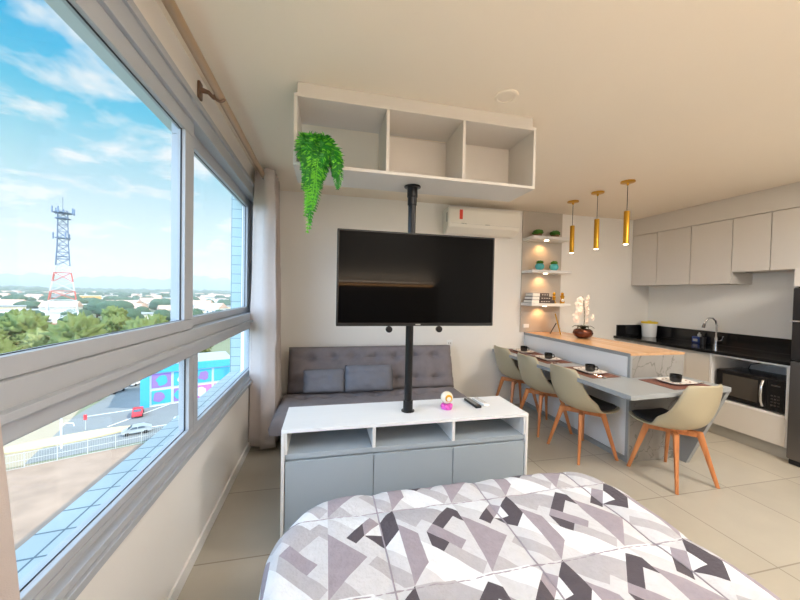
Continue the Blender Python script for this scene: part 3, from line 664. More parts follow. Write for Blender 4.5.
# ================================================================== hanging fern
fx, fy = .60, 1.965
f = thing('hanging_fern', 'bright green fern spilling from the hanging shelf', 'plant', (fx, fy, SZ0 + .018))
B().lathe((fx, fy, SZ0 + .0185), ((.045, 0), (.06, .08), (.063, .085), (.055, .085), (.05, .07)), 20).build('pot', 'brown_pot', f)
rf = random.Random(3)
def frond(b, pts, lw, mi):
    n = len(pts); pts = [Vector(p_) for p_ in pts]; b.tube(pts, .0022, 4, mi)
    m_ = n * 5
    for i in range(m_):
        t_ = (i + .5) / m_ * (n - 1); k = min(int(t_), n - 2); p_ = pts[k].lerp(pts[k + 1], t_ - k); tg = (pts[k + 1] - pts[k]).normalized()
        sd_ = tg.cross(Vector((rf.uniform(-.4, .4), -1, rf.uniform(-.2, .5)))).normalized()
        ln_ = lw * math.sin(PI * (.12 + .84 * (i + .5) / m_)) + .008
        for sg_ in (-1, 1):
            d = (sd_ * sg_ + tg * .75 + Vector((rf.uniform(-.2, .2), rf.uniform(-.35, .15), 0))).normalized(); nn = d.cross(Vector((0, 1, .2))).normalized() * .0035
            v = [b.bm.verts.new(p_), b.bm.verts.new(p_ + d * ln_ * .45 + nn), b.bm.verts.new(p_ + d * ln_), b.bm.verts.new(p_ + d * ln_ * .45 - nn)]
            fc = b.bm.faces.new(v); fc.material_index = mi if rf.random() < .8 else 1 - mi
b = B()
for k in range(120):
    u = rf.random()
    long_ = u < .62
    a_ = rf.uniform(-1, 1); ox = .006 + .068 * a_; oy = -.128 - rf.uniform(0, .06); z0 = SZ0 + .10
    if long_: drop = rf.uniform(.20, .515) * max(.25, 1 - abs(a_ + .25) ** 1.4); px = fx + .018 + .050 * a_
    else: drop = rf.uniform(.03, .17 if a_ < 0 else .24); px = fx + ox + (.03 if a_ > 0 else -.012) * rf.random() + (.035 if a_ > .5 else 0)
    pts = [(fx + .01 + ox * .2, fy - .01, z0), (fx + ox * .7, fy + oy * .55, z0 + rf.uniform(.03, .085)), (fx + ox, fy + oy, z0 + .02)]
    for q in (.25, .5, .75, 1.0): pts.append((px + rf.uniform(-.010, .010) - (.030 * q * q if long_ else 0), fy + oy - .02 + rf.uniform(-.01, .01), z0 - drop * q))
    frond(b, pts, .034, 1 if (long_ and drop > .3 and rf.random() < .4) else 0)
b.build('fronds', ['leaf', 'leaf_y'], f, recalc=False, sharp=3.1)

# ================================================================== bed
bd = thing('bed', 'double bed with geometric patchwork quilt in front of the console', 'bed', (1.27, .5, 0))
B().box(.56, 2.03, -.50, 1.36, .0, .24, .01).build('bed_base', 'headb', bd)
B().box(.56, 2.04, -.50, 1.43, .245, .485, .11, 4).build('mattress', 'mattress', bd)
S = .03375
def inpoly(x, y, P):
    c_ = False; j = len(P) - 1
    for i in range(len(P)):
        if (P[i][1] > y) != (P[j][1] > y) and x < (P[j][0] - P[i][0]) * (y - P[i][1]) / (P[j][1] - P[i][1]) + P[i][0]: c_ = not c_
        j = i
    return c_
PAT = [(4, [(8, 0), (8, 4), (6, 6), (4, 4), (6, 4), (6, 2)]), (0, [(6, 4), (6, 2), (4, 4)]), (3, [(4, 2), (5, 1), (6, 2), (4, 4)]), (4, [(2, 4), (4, 2), (4, 4), (3, 5)]),
       (4, [(15, 1), (16, 2), (16, 4), (15, 3), (13, 5), (12, 4)]), (4, [(11, 5), (13, 7), (12, 8), (11, 7)]), (3, [(11, 5), (12, 4), (15, 7), (14, 8)]),
       (3, [(8, 3), (10, 5), (10, 9), (8, 11)]), (3, [(0, 3), (4, 7), (0, 11)]), (2, [(12, 8), (13, 7), (16, 10), (15, 11)]), (1, [(4, 4), (6, 6), (4, 8), (3, 7)]), (1, [(13, 5), (15, 3), (16, 4), (16, 8)]),
       (2, [(4, 8), (5, 7), (8, 10), (8, 11), (7, 11)]), (2, [(8, 0), (11, 3), (10, 4), (8, 2)]), (0, [(8, 4), (6, 6), (8, 8)])]
def tone(u, v):
    uu, vv = u % 16, v % 11
    for c_, P in PAT:
        for du in (0, 16, -16):
            for dv_ in (0, 11, -11):
                if inpoly(uu + du, vv + dv_, P): return c_
    k = (int(math.floor((uu + vv) / 4)) * 7 + int(math.floor((uu - vv) / 4)) * 13) % 7
    return (0, 1, 1, 2, 0, 2, 1)[k]
def bend(d, r_):
    if d <= 0: return 0.0, 0.0
    if d < r_ * PI / 2: return r_ * math.sin(d / r_), r_ * (1 - math.cos(d / r_))
    return r_ + .10 * (d - r_ * PI / 2), r_ + (d - r_ * PI / 2)
b = B(); UX, VY = .69, 1.355; QL, QR, QF, QT = .555, 2.03, 1.45, .515
def qpos(U, V):
    sx = -1 if U < 1.3 else 1; rc = .26 if sx < 0 else .14; ccx = QL + rc if sx < 0 else QR - rc; ccy = QF - rc
    au, av = (U - ccx) * sx, V - ccy
    if au > 0 and av > 0:
        rr = math.hypot(au, av); d_ = bend(rr - rc, .085); r2 = min(rr, rc) + d_[0]
        x = ccx + sx * r2 * au / rr; y = ccy + r2 * av / rr; ex = (d_[0], d_[1] * (au / rr)); ey = (d_[0], d_[1] * (av / rr)); drop = d_[1]
    else:
        ex = bend(QL - U, .085) if U < QL else bend(U - QR, .085) if U > QR else (0, 0)
        ey = bend(V - QF, .085) if V > QF else (0, 0)
        x = (QL if U < QL else QR if U > QR else U) + sx * ex[0]; y = min(V, QF) + ey[0]; drop = max(ex[1], ey[1])
    dq = min(abs((V - 1.35 + .1875) % .375 - .1875), abs((U - .895 + .2525) % .505 - .2525))
    flat = 1.0 if not (ex[1] > .06 or ey[1] > .06) else .4
    puff = .016 * (1 - math.exp(-dq / .03)) * flat
    wr = .009 * noise.noise(Vector((U * 4.0, V * 4.0, .3))) + .005 * noise.noise(Vector((U * 11, V * 7, 1.3))) + .004 * noise.noise(Vector((U * 30, V * 22, 2.3)))
    z = QT + puff + wr - drop
    if ex[1] > .05: x += sx * (.012 * math.sin(V * 17) + .02 * noise.noise(Vector((V * 5, 7, 0)))) * min(1, ex[1] / .2)
    if ey[1] > .05: y += (.012 * math.sin(U * 15)) * min(1, ey[1] / .2)
    return Vector((x, y, max(z, .03)))
grid = {}
def gv(i2, j2):     # half-lattice index
    if (i2, j2) not in grid: grid[(i2, j2)] = b.bm.verts.new(qpos(UX + i2 * S / 2, VY - j2 * S / 2))
    return grid[(i2, j2)]
for i in range(-16, 51):
    for j in range(-15, 54):
        cc = gv(2 * i + 1, 2 * j + 1); cs = [(2 * i, 2 * j), (2 * i + 2, 2 * j), (2 * i + 2, 2 * j + 2), (2 * i, 2 * j + 2)]
        for k in range(4):
            a_, c_ = cs[k], cs[(k + 1) % 4]
            fc = b.bm.faces.new((gv(*a_), cc, gv(*c_)))
            tn = tone((a_[0] + c_[0] + 2 * i + 1) / 6, (a_[1] + c_[1] + 2 * j + 1) / 6)
            fc.material_index = 2 if (tn == 4 and i < 0) else tn
q = b.build('quilt', ['q0', 'q1', 'q2', 'q3', 'q4'], bd, sharp=3.1)
md = q.modifiers.new('smooth', 'SUBSURF'); md.levels = 1; md.render_levels = 1
for vv in (1.35, .975, .60): B().tube([qpos(.40 + 1.75 * k / 70, vv) + Vector((0, 0, .003)) for k in range(71)], .0030, 5).build('quilt_seam', 'q3', bd)
for uu in (.895, 1.40, 1.905): B().tube([qpos(uu, -.40 + 2.0 * k / 80) + Vector((0, 0, .003)) for k in range(81)], .0030, 5).build('quilt_seam', 'q3', bd)
hd = thing('headboard', 'greige headboard panel behind the bed', 'headboard', (1.4, -.52, 0))
B().box(.6, 2.2, -.545, -.505, .0, 1.55, .006).build('panel', 'headb', hd)
B().box(.68, 2.12, -.52, -.506, 1.551, 1.564, .003).build('led_strip', 'led', hd)
pl = thing('added_fill_panel', 'square white fill panel added above the bed, out of view', 'lamp', (1.5, .15, CEIL))  # glowing panel added behind the camera as room fill
B().box(.98, 2.02, -.27, .57, CEIL - .022, CEIL - .0005, .004).build('frame', 'white', pl); B().box(1.0, 2.0, -.25, .55, CEIL - .0245, CEIL - .0225).build('diffuser', 'fill_glow', pl, smooth=False)
pl = thing('added_fill_panel', 'small square fill panel added by the kitchen, out of view', 'lamp', (3.9, .55, CEIL))  # second added panel, out of view, fill for the kitchen side
B().box(3.58, 4.22, .23, .87, CEIL - .022, CEIL - .0005, .004).build('frame', 'white', pl); B().box(3.6, 4.2, .25, .85, CEIL - .0245, CEIL - .0225).build('diffuser', 'fill_glow', pl, smooth=False)

# ================================================================== sofa
so = thing('sofa_bed', 'charcoal tufted sofa bed against the back wall', 'sofa', (1.21, 3.4, 0))
def tufted(b, x0, x1, P, nrm_, nx, ny, depth, thick):
    # P(t): point along profile (y,z); nrm_: outward (y,z)
    NX, NY = 72, 24; rows = []
    for j in range(NY + 1):
        t_ = j / NY; py, pz = P(t_); row = []
        for i in range(NX + 1):
            u = i / NX; k = 0
            for a in range(nx):
                for c_ in range(ny):
                    du = (u - (a + 1) / (nx + 1)) * (x1 - x0); dv_ = (t_ - (c_ + .5 + (.0)) / ny) * .55
                    k += math.exp(-(du * du + dv_ * dv_) / .0022)
            crease = sum(math.exp(-((t_ - (c_ + .5) / ny) * .55 / .016) ** 2) for c_ in range(ny)) * .28
            edge = min(1, min(u, 1 - u) * 22, min(t_, 1 - t_) * 9); ed = thick * (1 - math.sqrt(max(0, 1 - (1 - edge) ** 2)))
            h = -depth * (k + crease) - ed + .010 * noise.noise(Vector((u * 16, t_ * 7, pz))) + .005 * noise.noise(Vector((u * 40, t_ * 13, 1 + pz)))
            row.append(b.bm.verts.new((x0 + (x1 - x0) * u, py + nrm_[0] * h, pz + nrm_[1] * h)))
        rows.append(row)
    back = [[b.bm.verts.new((v.co.x, v.co.y - nrm_[0] * thick * (1 if 1 else 0), v.co.z - nrm_[1] * thick)) for v in rw] for rw in (rows[0], rows[-1])]
    for p_, q_ in zip(rows, rows[1:]):
        for i in range(NX): b.bm.faces.new((p_[i], p_[i + 1], q_[i + 1], q_[i]))
    # underside
    lo = []
    for j in range(NY + 1):
        py, pz = P(j / NY); lo.append([b.bm.verts.new((x0 + .01 + (x1 - x0 - .02) * i / 8, py - nrm_[0] * thick * 1.7, pz - nrm_[1] * thick * 1.7)) for i in range(9)])
    for p_, q_ in zip(lo, lo[1:]):
        for i in range(8): b.bm.faces.new((p_[i], q_[i], q_[i + 1], p_[i + 1]))
    for row, l in ((rows[0], lo[0]), (rows[-1], lo[-1])):
        for i in range(8):
            seg = row[i * 9:i * 9 + 10]; b.bm.faces.new(seg + [l[i + 1], l[i]])
    for s_ in (0, -1):
        for j in range(NY): b.bm.faces.new((rows[j][s_], rows[j + 1][s_], lo[j + 1][s_], lo[j][s_]))
    for rw in back:
        for v in rw: b.bm.verts.remove(v)
b = B(); tufted(b, .235, 2.12, lambda t_: (2.74 + .76 * t_, .435 - .02 * t_), (0, 1), 7, 2, .050, .085); b.build('seat', 'sofa', so, sharp=1.2)
b = B(); nb = Vector((-.965, .26)).normalized()
tufted(b, .285, 2.15, lambda t_: (3.49 + .16 * t_ + .02, .38 + .475 * t_), (nb.x, nb.y), 7, 2, .050, .075); b.build('backrest', 'sofa', so, sharp=1.2)
B().box(.32, 2.04, 2.86, 3.5, .14, .285, .02).build('frame', 'tvframe', so)
for x in (.45, 1.9):
    for y in (2.95, 3.4): B().tube([(x, y, .001), (x, y, .14)], [.018, .028], 12).build('leg', 'black', so)
def cushion(label, cx, cy, cz, w, h, t_, tilt, rz):
    c_ = thing('cushion', label, 'cushion', (cx, cy, cz), 'cushions on the sofa'); b = B(); n = 18
    for sgn in (1, -1):
        rows = []
        for j in range(n + 1):
            row = []
            for i in range(n + 1):
                u, v = i / n * 2 - 1, j / n * 2 - 1; k = max(0, (1 - u ** 4) * (1 - v ** 4)) ** .55
                wob = 1 + .02 * noise.noise(Vector((u * 3, v * 3, cx)))
                row.append(b.bm.verts.new((u * w / 2 * wob, -sgn * (t_ / 2 * k * (1 + .30 * noise.noise(Vector((u * 2.5 + sgn, v * 2.5, cx))) + .22 * noise.noise(Vector((u * 7 + v * 3, v * 4 - u * 2, cx + 4))))), v * h / 2 * wob)))
            rows.append(row)
        for p_, q_ in zip(rows, rows[1:]):
            for i in range(n): b.bm.faces.new((p_[i], p_[i + 1], q_[i + 1], q_[i]))
    bmesh.ops.remove_doubles(b.bm, verts=b.bm.verts, dist=.0005)
    bmesh.ops.translate(b.bm, verts=b.bm.verts, vec=(0, 0, h / 2)); b.build('cover', 'cushion', c_, local=True, sharp=3.1); c_.rotation_euler = (tilt, 0, rz)
cushion('flatter grey cushion at the left on the sofa', .665, 3.36, .432, .41, .235, .10, -.32, 0)
cushion('plumper creased grey cushion right of the flatter one', 1.12, 3.345, .43, .50, .27, .13, -.30, -.03)

# ================================================================== breakfast bar, table
bar = thing('breakfast_bar', 'grey marble bar with oak top against the back wall', 'bar counter', (3.57, 3.1, 0))
BX0, BX1, BY0 = 3.27, 3.865, 2.33
B().box(BX0 + .02, BX1, BY0, RY - .002, .0, .944, .002).build('marble_body', 'marble', bar)
B().box(BX0 + .005, BX0 + .0195, BY0 + .03, RY - .002, .05, .93, .001).build('side_panel', 'bar_white', bar)
b = B(); b.box(BX0, BX0 + .0195, BY0, BY0 + .028, .0, .944); b.box(BX0, BX0 + .0195, BY0 + .028, RY - .002, .0, .045); b.box(BX0, BX0 + .0195, BY0 + .028, RY - .002, .932, .944); b.build('edge_trim', 'table', bar, smooth=False)
B().box(BX0 - .003, BX1 + .003, BY0 - .003, RY - .002, .945, .966, .002).build('oak_top', 'oak', bar)
B().box(BX0 - .004, BX0 - .0031, BY0, RY - .003, .946, .964).build('edge_band', 'table', bar, smooth=False)
tb = thing('dining_table', 'pale grey ledge table wrapped round the bar', 'table', (3.1, 3.0, .75))
TT, TZ = .752, .036
b = B(); b.prism([(2.80, 1.895, TT - TZ), (3.84, 1.95, TT - TZ), (3.84, 2.327, TT - TZ), (3.267, 2.327, TT - TZ), (3.267, RY - .016, TT - TZ), (2.80, RY - .016, TT - TZ)], (0, 0, TZ))
bmesh.ops.bevel(b.bm, geom=list(b.bm.edges), offset=.002, segments=1, affect='EDGES'); b.bev = True; b.build('table_top', 'table', tb)
B().prism([(3.798, 1.955, TT - TZ - .0005), (3.798, 2.326, TT - TZ - .0005), (3.798, 2.326, 0.001), (3.798, 2.235, .001)], (.04, 0, 0)).build('slanted_leg', 'table', tb)
# chairs
def chair(label, loc, rz):
    ch = thing('dining_chair', label, 'chair', (0, 0, 0), 'chairs at the grey table')
    prof = [(.235, .452), (.215, .447), (.15, .436), (.05, .430), (-.05, .432), (-.125, .448), (-.175, .485), (-.203, .54), (-.226, .62), (-.246, .70), (-.266, .775), (-.278, .822)]
    hw_ = [.165, .195, .222, .238, .246, .246, .242, .233, .220, .202, .178, .140]
    def P(v):
        k = min(int(v * 11), 10); f_ = v * 11 - k
        def h(a): 
            p0, p1, p2, p3 = a[max(k - 1, 0)], a[k], a[k + 1], a[min(k + 2, 11)]
            return .5 * (2 * p1 + (p2 - p0) * f_ + (2 * p0 - 5 * p1 + 4 * p2 - p3) * f_ ** 2 + (3 * p1 - p0 - 3 * p2 + p3) * f_ ** 3)
        return h([p_[0] for p_ in prof]), h([p_[1] for p_ in prof]), h(hw_)
    def surf(u, v):
        y, z, w = P(v); seatk = max(0, min(1, (.62 - v) / .3)); backk = 1 - seatk; c_ = abs(u) ** 2.6
        mid = math.exp(-((v - .52) / .16) ** 2)
        return Vector((u * w, y + c_ * (.060 * backk + .06 * mid), z + c_ * (.018 * seatk + .050 * mid) - (.012 * abs(u) ** 4 if v > .95 else 0)))
    b = B(); NU, NV = 20, 40; rows = [[b.bm.verts.new(surf(i / NU * 2 - 1, j / NV)) for i in range(NU + 1)] for j in range(NV + 1)]
    for p_, q_ in zip(rows, rows[1:]):
        for i in range(NU): b.bm.faces.new((p_[i], p_[i + 1], q_[i + 1], q_[i]))
    o = b.build('shell', 'shell', ch, local=True, sharp=3.1); md = o.modifiers.new('thickness', 'SOLIDIFY'); md.thickness = .011; md.offset = 1.0
    # seat pad
    b = B(); NU, NV = 16, 18; top, bot = [], []
    for j in range(NV + 1):
        rt, rb = [], []
        for i in range(NU + 1):
            u, v = (i / NU * 2 - 1) * .90, .05 + .47 * j / NV; p_ = surf(u, v); k = max(0, (1 - (i / NU * 2 - 1) ** 6) * (1 - (j / NV * 2 - 1) ** 6)) ** .5
            nn = (surf(u, v + .01) - surf(u, v - .01)).cross(surf(u + .02, v) - surf(u - .02, v)).normalized(); nn = nn if nn.z > 0 else -nn
            rt.append(b.bm.verts.new(p_ + nn * (.013 + .026 * k))); rb.append(b.bm.verts.new(p_ + nn * .0125))
        top.append(rt); bot.append(rb)
    for g_, fl in ((top, 1), (bot, 0)):
        for p_, q_ in zip(g_, g_[1:]):
            for i in range(NU): b.bm.faces.new((p_[i], p_[i + 1], q_[i + 1], q_[i]) if fl else (p_[i], q_[i], q_[i + 1], p_[i + 1]))
    for j in range(NV):
        for s_ in (0, -1): b.bm.faces.new((top[j][s_], top[j + 1][s_], bot[j + 1][s_], bot[j][s_]))
    for i in range(NU):
        for s_ in (0, -1): b.bm.faces.new((top[s_][i], top[s_][i + 1], bot[s_][i + 1], bot[s_][i]))
    b.build('seat_pad', 'pad', ch, local=True, sharp=1.5)
    for sx in (-1, 1):
        for sy in (-1, 1):
            b = B(); rings = []
            for (t_, w_) in ((0, .013), (.5, .017), (.85, .022), (1, .024)):
                cx, cy, cz = sx * (.20 - .085 * t_), sy * (.20 - .085 * t_), .001 + .405 * t_
                dd = Vector((sx, sy, 0)).normalized(); pp = Vector((-dd.y, dd.x, 0))
                rings.append([b.bm.verts.new(Vector((cx, cy, cz)) + dd * w_ * a_ + pp * w_ * c_ * .8) for a_, c_ in ((1, .6), (.6, 1), (-.6, 1), (-1, .6), (-1, -.6), (-.6, -1), (.6, -1), (1, -.6))])
            for p_, q_ in zip(rings, rings[1:]):
                for i in range(8): b.bm.faces.new((p_[i], p_[(i + 1) % 8], q_[(i + 1) % 8], q_[i]))
            b.bm.faces.new(rings[0]); b.bm.faces.new(rings[-1]); b.build('leg', 'beech', ch, local=True)
    b = B()
    for k in (0, 1):
        dd = Vector((1, 1 if k == 0 else -1, 0)).normalized(); pp = Vector((-dd.y, dd.x, 0)) * .016; e = dd * .150
        b.prism([tuple(-e + pp + Vector((0, 0, .365))), tuple(-e - pp + Vector((0, 0, .365))), tuple(e - pp + Vector((0, 0, .365))), tuple(e + pp + Vector((0, 0, .365)))], (0, 0, .042))
    b.lathe((0, 0, .400), ((.09, 0), (.09, .022)), 16); b.build('cross_frame', 'beech', ch, local=True)
    ch.location = loc; ch.rotation_euler = (0, 0, rz); return ch
CH = [('khaki shell chair on beech legs at the bar front end, nearest the kitchen', (3.435, 2.085, 0), 0.0),
      ('khaki shell chair along the bar side nearest the bed', (3.02, 2.585, 0), -PI / 2),
      ('khaki shell chair in the middle of the three along the bar side', (3.02, 3.14, 0), -PI / 2),
      ('khaki shell chair along the bar side nearest the back wall', (3.02, 3.665, 0), -PI / 2)]
c0 = chair(*CH[0])
for la, lo_, rz in CH[1:]:
    k = copy_tree(c0); k.location = lo_; k.rotation_euler = (0, 0, rz); k['label'] = la
# place settings
where = ('beside the bar wall end', 'in the middle of the bar side', 'near the bar front corner', 'on the front end of the table')
sets = [(3.06, 3.62, PI / 2), (3.06, 3.16, PI / 2), (3.06, 2.575, PI / 2), (3.50, 2.115, 0)]
proto_s = {}
def rrect(cx, cy, w, h, r_, n=6):
    pts = []
    for (sx, sy, a0) in ((1, 1, 0), (-1, 1, PI / 2), (-1, -1, PI), (1, -1, 1.5 * PI)):
        for i in range(n + 1): a = a0 + PI / 2 * i / n; pts.append((cx + sx * (w / 2 - r_) + r_ * math.cos(a), cy + sy * (h / 2 - r_) + r_ * math.sin(a)))
    return pts
def mk_mat():
    b = B(); b.box(-.215, .215, -.15, .15, 0, .003, .001); return b.build('placemat', 'mat')
def mk_plate():
    r_ = bpy.data.objects.new('plate', None); COL.objects.link(r_); BASE[r_.name] = Vector(); b = B(); rings = []
    for w, h, z in ((.15, .12, .001), (.19, .15, .004), (.25, .20, .018), (.252, .202, .020), (.245, .195, .021), (.19, .15, .009), (.10, .08, .007)): rings.append([b.bm.verts.new((x, y, z)) for x, y in rrect(0, 0, w, h, .055 * w / .25)])
    n = len(rings[0])
    for p_, q_ in zip(rings, rings[1:]):
        for i in range(n): b.bm.faces.new((p_[i], p_[(i + 1) % n], q_[(i + 1) % n], q_[i]))
    b.bm.faces.new(rings[0][::-1]); b.bm.faces.new(rings[-1]); b.build('dish', 'plate', r_, local=True)
    b = B()
    for k in range(12):
        a = 2 * PI * k / 12; b.ball((.103 * math.cos(a), .082 * math.sin(a), .0165), .009, 1, (1.3, .7, .25), 0)
    b.build('rim_motif', 'plate_dot', r_, local=True); return r_
def mk_cup():
    r_ = bpy.data.objects.new('cup', None); COL.objects.link(r_); BASE[r_.name] = Vector()
    B().lathe((0, 0, 0), ((.028, 0), (.038, .006), (.041, .03), (.041, .062), (.037, .062), (.036, .03), (.02, .008)), 24).build('bowl', 'cup', r_, local=True)
    B().tube([(.038, 0, .048), (.058, 0, .05), (.066, 0, .034), (.056, 0, .02), (.038, 0, .018)], .0045, 8).build('handle', 'cup', r_, local=True); return r_
def mk_spoon():
    b = B(); b.tube([(-.07, 0, .004), (0, 0, .003), (.05, 0, .004)], [.0035, .0025, .002], 8); b.ball((.065, 0, .005), .016, 2, (1.3, .85, .3)); return b.build('teaspoon', 'chrome')
for k, (mk, nm, cat, dx, dy, dz, lab_) in enumerate(((mk_mat, 'placemat', 'placemat', 0, 0, 0, 'brown woven placemat'), (mk_plate, 'plate', 'plate', .01, .01, .003, 'white rounded plate with dark motif'), (mk_cup, 'cup', 'cup', .01, .015, .0105, 'small black cup with handle'), (mk_spoon, 'teaspoon', 'teaspoon', .165, -.05, .003, 'small metal teaspoon'))):
    src = mk()
    for i, (x, y, rz) in enumerate(sets):
        o = src if i == 0 else copy_tree(src)
        # local frame: seat side is -y for the front end setting, -x for the bar side ones
        v = Vector((dx, dy)) if rz == 0 else Vector((dy, -dx))
        o.location = (x + v.x, y + v.y, TT + .0005 + dz); o.rotation_euler = (0, 0, (0.0 if rz == 0 else -PI / 2) + (.6 if nm == 'cup' else 0) + (.25 if nm == 'teaspoon' else 0))
        tag(o, lab_ + (' in the setting ' if nm != 'placemat' else ' ') + where[i], cat, nm + 's on the grey table')
# ================================================================== decor shelves
np_ = thing('niche_panel', 'grey beige wall panel behind the three lit shelves', 'wall panel', (3.5, RY - .01, .97))
B().box(3.20, 3.80, RY - .016, RY - .0005, .967, CEIL - .001, .001).build('panel', 'niche', np_)
B().box(3.245, 3.325, RY - .024, RY - .0165, 1.025, 1.075, .004).build('power_socket', 'white', np_)
SHZ = (2.215, 1.785, 1.36); shn = ('top', 'middle', 'lowest')
for k, z in enumerate(SHZ):
    w = thing('wall_shelf', f'{shn[k]} of the three lit shelves above the bar', 'shelf', (3.5, 3.78, z), 'lit shelves above the bar')
    B().box(3.20, 3.775, 3.66, RY - .017, z - .036, z, .002).build('board', 'lacq', w)
    B().lathe((3.46, 3.76, z - .0362), ((.026, 0), (.026, -.006), (.02, -.0065)), 18).build('downlight', 'bulb', w)
    d = bpy.data.lights.new('shelf_light', 'SPOT'); d.energy = 2.4; d.color = (1, .52, .20); d.spot_size = 2.2; d.spot_blend = .8; d.shadow_soft_size = .02
    o = bpy.data.objects.new('shelf_light', d); COL.objects.link(o); o.location = (3.46, 3.80, z - .06); o.rotation_euler = Vector((0, .35, -1)).to_track_quat('-Z', 'Y').to_euler()
for (x, pos) in ((3.345, 'left'), (3.60, 'right')):
    o = thing('potted_moss', f'green moss ball in brown bowl, {"socket side" if pos == "left" else "kitchen side"} of the top shelf', 'plant', (x, 3.78, SHZ[0]), 'moss bowls on the top shelf')
    B().lathe((x, 3.78, SHZ[0]), ((.03, .0005), (.05, .02), (.052, .045), (.045, .045)), 18).build('bowl', 'brown_pot', o)
    B().ball((x, 3.78, SHZ[0] + .062), .062, 3, (1.05, 1.05, .62), 0, .35, 6, x).build('moss', 'moss', o, sharp=3.1)
for (x, pos) in ((3.385, 'left'), (3.60, 'right')):
    o = thing('turquoise_vase', f'round turquoise pot with green top, {"socket side" if pos == "left" else "kitchen side"} of the middle shelf', 'vase', (x, 3.78, SHZ[1]), 'turquoise pots on the middle shelf')
    B().lathe((x, 3.78, SHZ[1]), ((.025, .0005), (.052, .03), (.058, .055), (.046, .085), (.036, .09), (.03, .085)), 24).build('pot', 'turq', o)
    B().ball((x, 3.78, SHZ[1] + .105), .045, 3, (1, 1, .6), 0, .45, 6, x).build('greenery', 'moss', o, sharp=3.1)
zb = SHZ[2]
for k in range(3):
    o = thing('book', ('lowest and widest book of the stack on the lowest shelf', 'middle book of the stack on the lowest shelf', 'topmost book of the stack on the lowest shelf')[k], 'book', (3.38, 3.76, zb), 'books stacked on the lowest shelf')
    x0, x1 = 3.215 + .012 * k, 3.545 - .035 * k; y0, y1 = 3.675 + .01 * k, 3.86
    z0 = zb + .0005 + .043 * k
    b = B(); b.box(x0, x1, y0, y1, z0, z0 + .005); b.box(x0, x1, y0, y1, z0 + .037, z0 + .042); b.box(x0 + .1, x1, y0, y0 + .004, z0 + .005, z0 + .037); b.build('cover', 'book_d', o, smooth=False)
    B().box(x0 + .002, x1 - .004, y0 + .005, y1 - .005, z0 + .0055, z0 + .0365).build('pages', 'book_w', o, smooth=False)
    B().box(x0 - .001, x0 + .1, y0 - .001, y0 + .004, z0 + .002, z0 + .040).build('white_spine', 'book_w', o, smooth=False)
    b = B()
    for m_ in range(4): b.box(x0 + .13 + m_ * .035, x0 + .152 + m_ * .035, y0 - .0012, y0 - .0002, z0 + .016, z0 + .027)
    b.build('spine_print', 'book_l', o, smooth=False)
o = thing('gold_figurine', 'gold figurine next to the book stack', 'ornament', (3.60, 3.76, zb))
B().lathe((3.60, 3.76, zb), ((.026, .0005), (.026, .01), (.014, .03), (.018, .06), (.022, .085), (.010, .10)), 18).build('body', 'gold', o)
B().ball((3.60, 3.76, zb + .122), .023, 2, (.9, .9, 1.1)).build('head', 'gold', o)
o = thing('gold_figurine', 'gold figurine with white belly at the kitchen end of the lowest shelf', 'ornament', (3.725, 3.76, zb))
B().lathe((3.725, 3.76, zb), ((.028, .0005), (.03, .03), (.02, .06), (.028, .095), (.016, .11)), 18).build('body', 'gold', o)
B().ball((3.725, 3.76, zb + .125), .02, 2).build('head', 'gold', o)
B().ball((3.712, 3.735, zb + .04), .02, 2).build('belly', 'white', o)
# easel frame
o = thing('photo_frame', 'gold edged easel frame on the oak bar top, seen from its side', 'picture frame', (3.56, 3.68, .966))
def fp(a, w, z): return (3.565 + .785 * a + .62 * w, 3.68 - .62 * a + .785 * w, z)
fw = (.62 * .13, .785 * .13, 0)
B().prism([fp(.060, -.065, .967), fp(.074, -.065, .967), fp(.004, -.065, 1.232), fp(-.010, -.065, 1.229)], fw).build('frame', 'gold', o)
B().prism([fp(.0755, -.05, .99), fp(.0765, -.05, .99), fp(.0125, -.05, 1.215), fp(.0115, -.05, 1.215)], (.62 * .1, .785 * .1, 0)).build('picture', 'book_d', o)
B().prism([fp(-.062, -.02, .967), fp(-.050, -.02, .967), fp(.018, -.02, 1.105), fp(.006, -.02, 1.108)], (.62 * .04, .785 * .04, 0)).build('easel_leg', 'book_d', o)
# orchid
ox, oy, oz = 3.62, 3.27, .966
o = thing('orchid', 'white orchid in a bronze glass bowl on the oak bar top', 'plant', (ox, oy, oz))
B().lathe((ox, oy, oz), ((.055, .001), (.095, .03), (.108, .062), (.098, .095), (.082, .108), (.078, .105), (.09, .07), (.05, .02)), 28).build('bowl', 'bowl', o)
b = B(); stem = [(ox + .005, oy, oz + .09), (ox + .015, oy, oz + .2), (ox + .01, oy, oz + .32), (ox - .01, oy - .01, oz + .43), (ox - .035, oy - .02, oz + .49)]; b.tube(stem, .004, 8); b.build('stem', 'stem', o)
b = B()
for k in range(6):
    a = k * PI / 3 + .3; d = Vector((math.cos(a), math.sin(a), 0)); pp = Vector((-d.y, d.x, 0)); base_ = Vector((ox, oy, oz + .10)); pr = None
    for i in range(6):
        t_ = i / 5; c_ = base_ + d * .115 * t_ + Vector((0, 0, .05 * math.sin(t_ * 2.6))); w = .028 * math.sin(PI * (.15 + .83 * t_)); q_ = (b.bm.verts.new(c_ + pp * w), b.bm.verts.new(c_ - Vector((0, 0, .006))), b.bm.verts.new(c_ - pp * w))
        if pr: b.bm.faces.new((pr[0], q_[0], q_[1], pr[1])); b.bm.faces.new((pr[1], q_[1], q_[2], pr[2]))
        pr = q_
b.build('leaves', 'dleaf', o, recalc=False)
ro = random.Random(8)
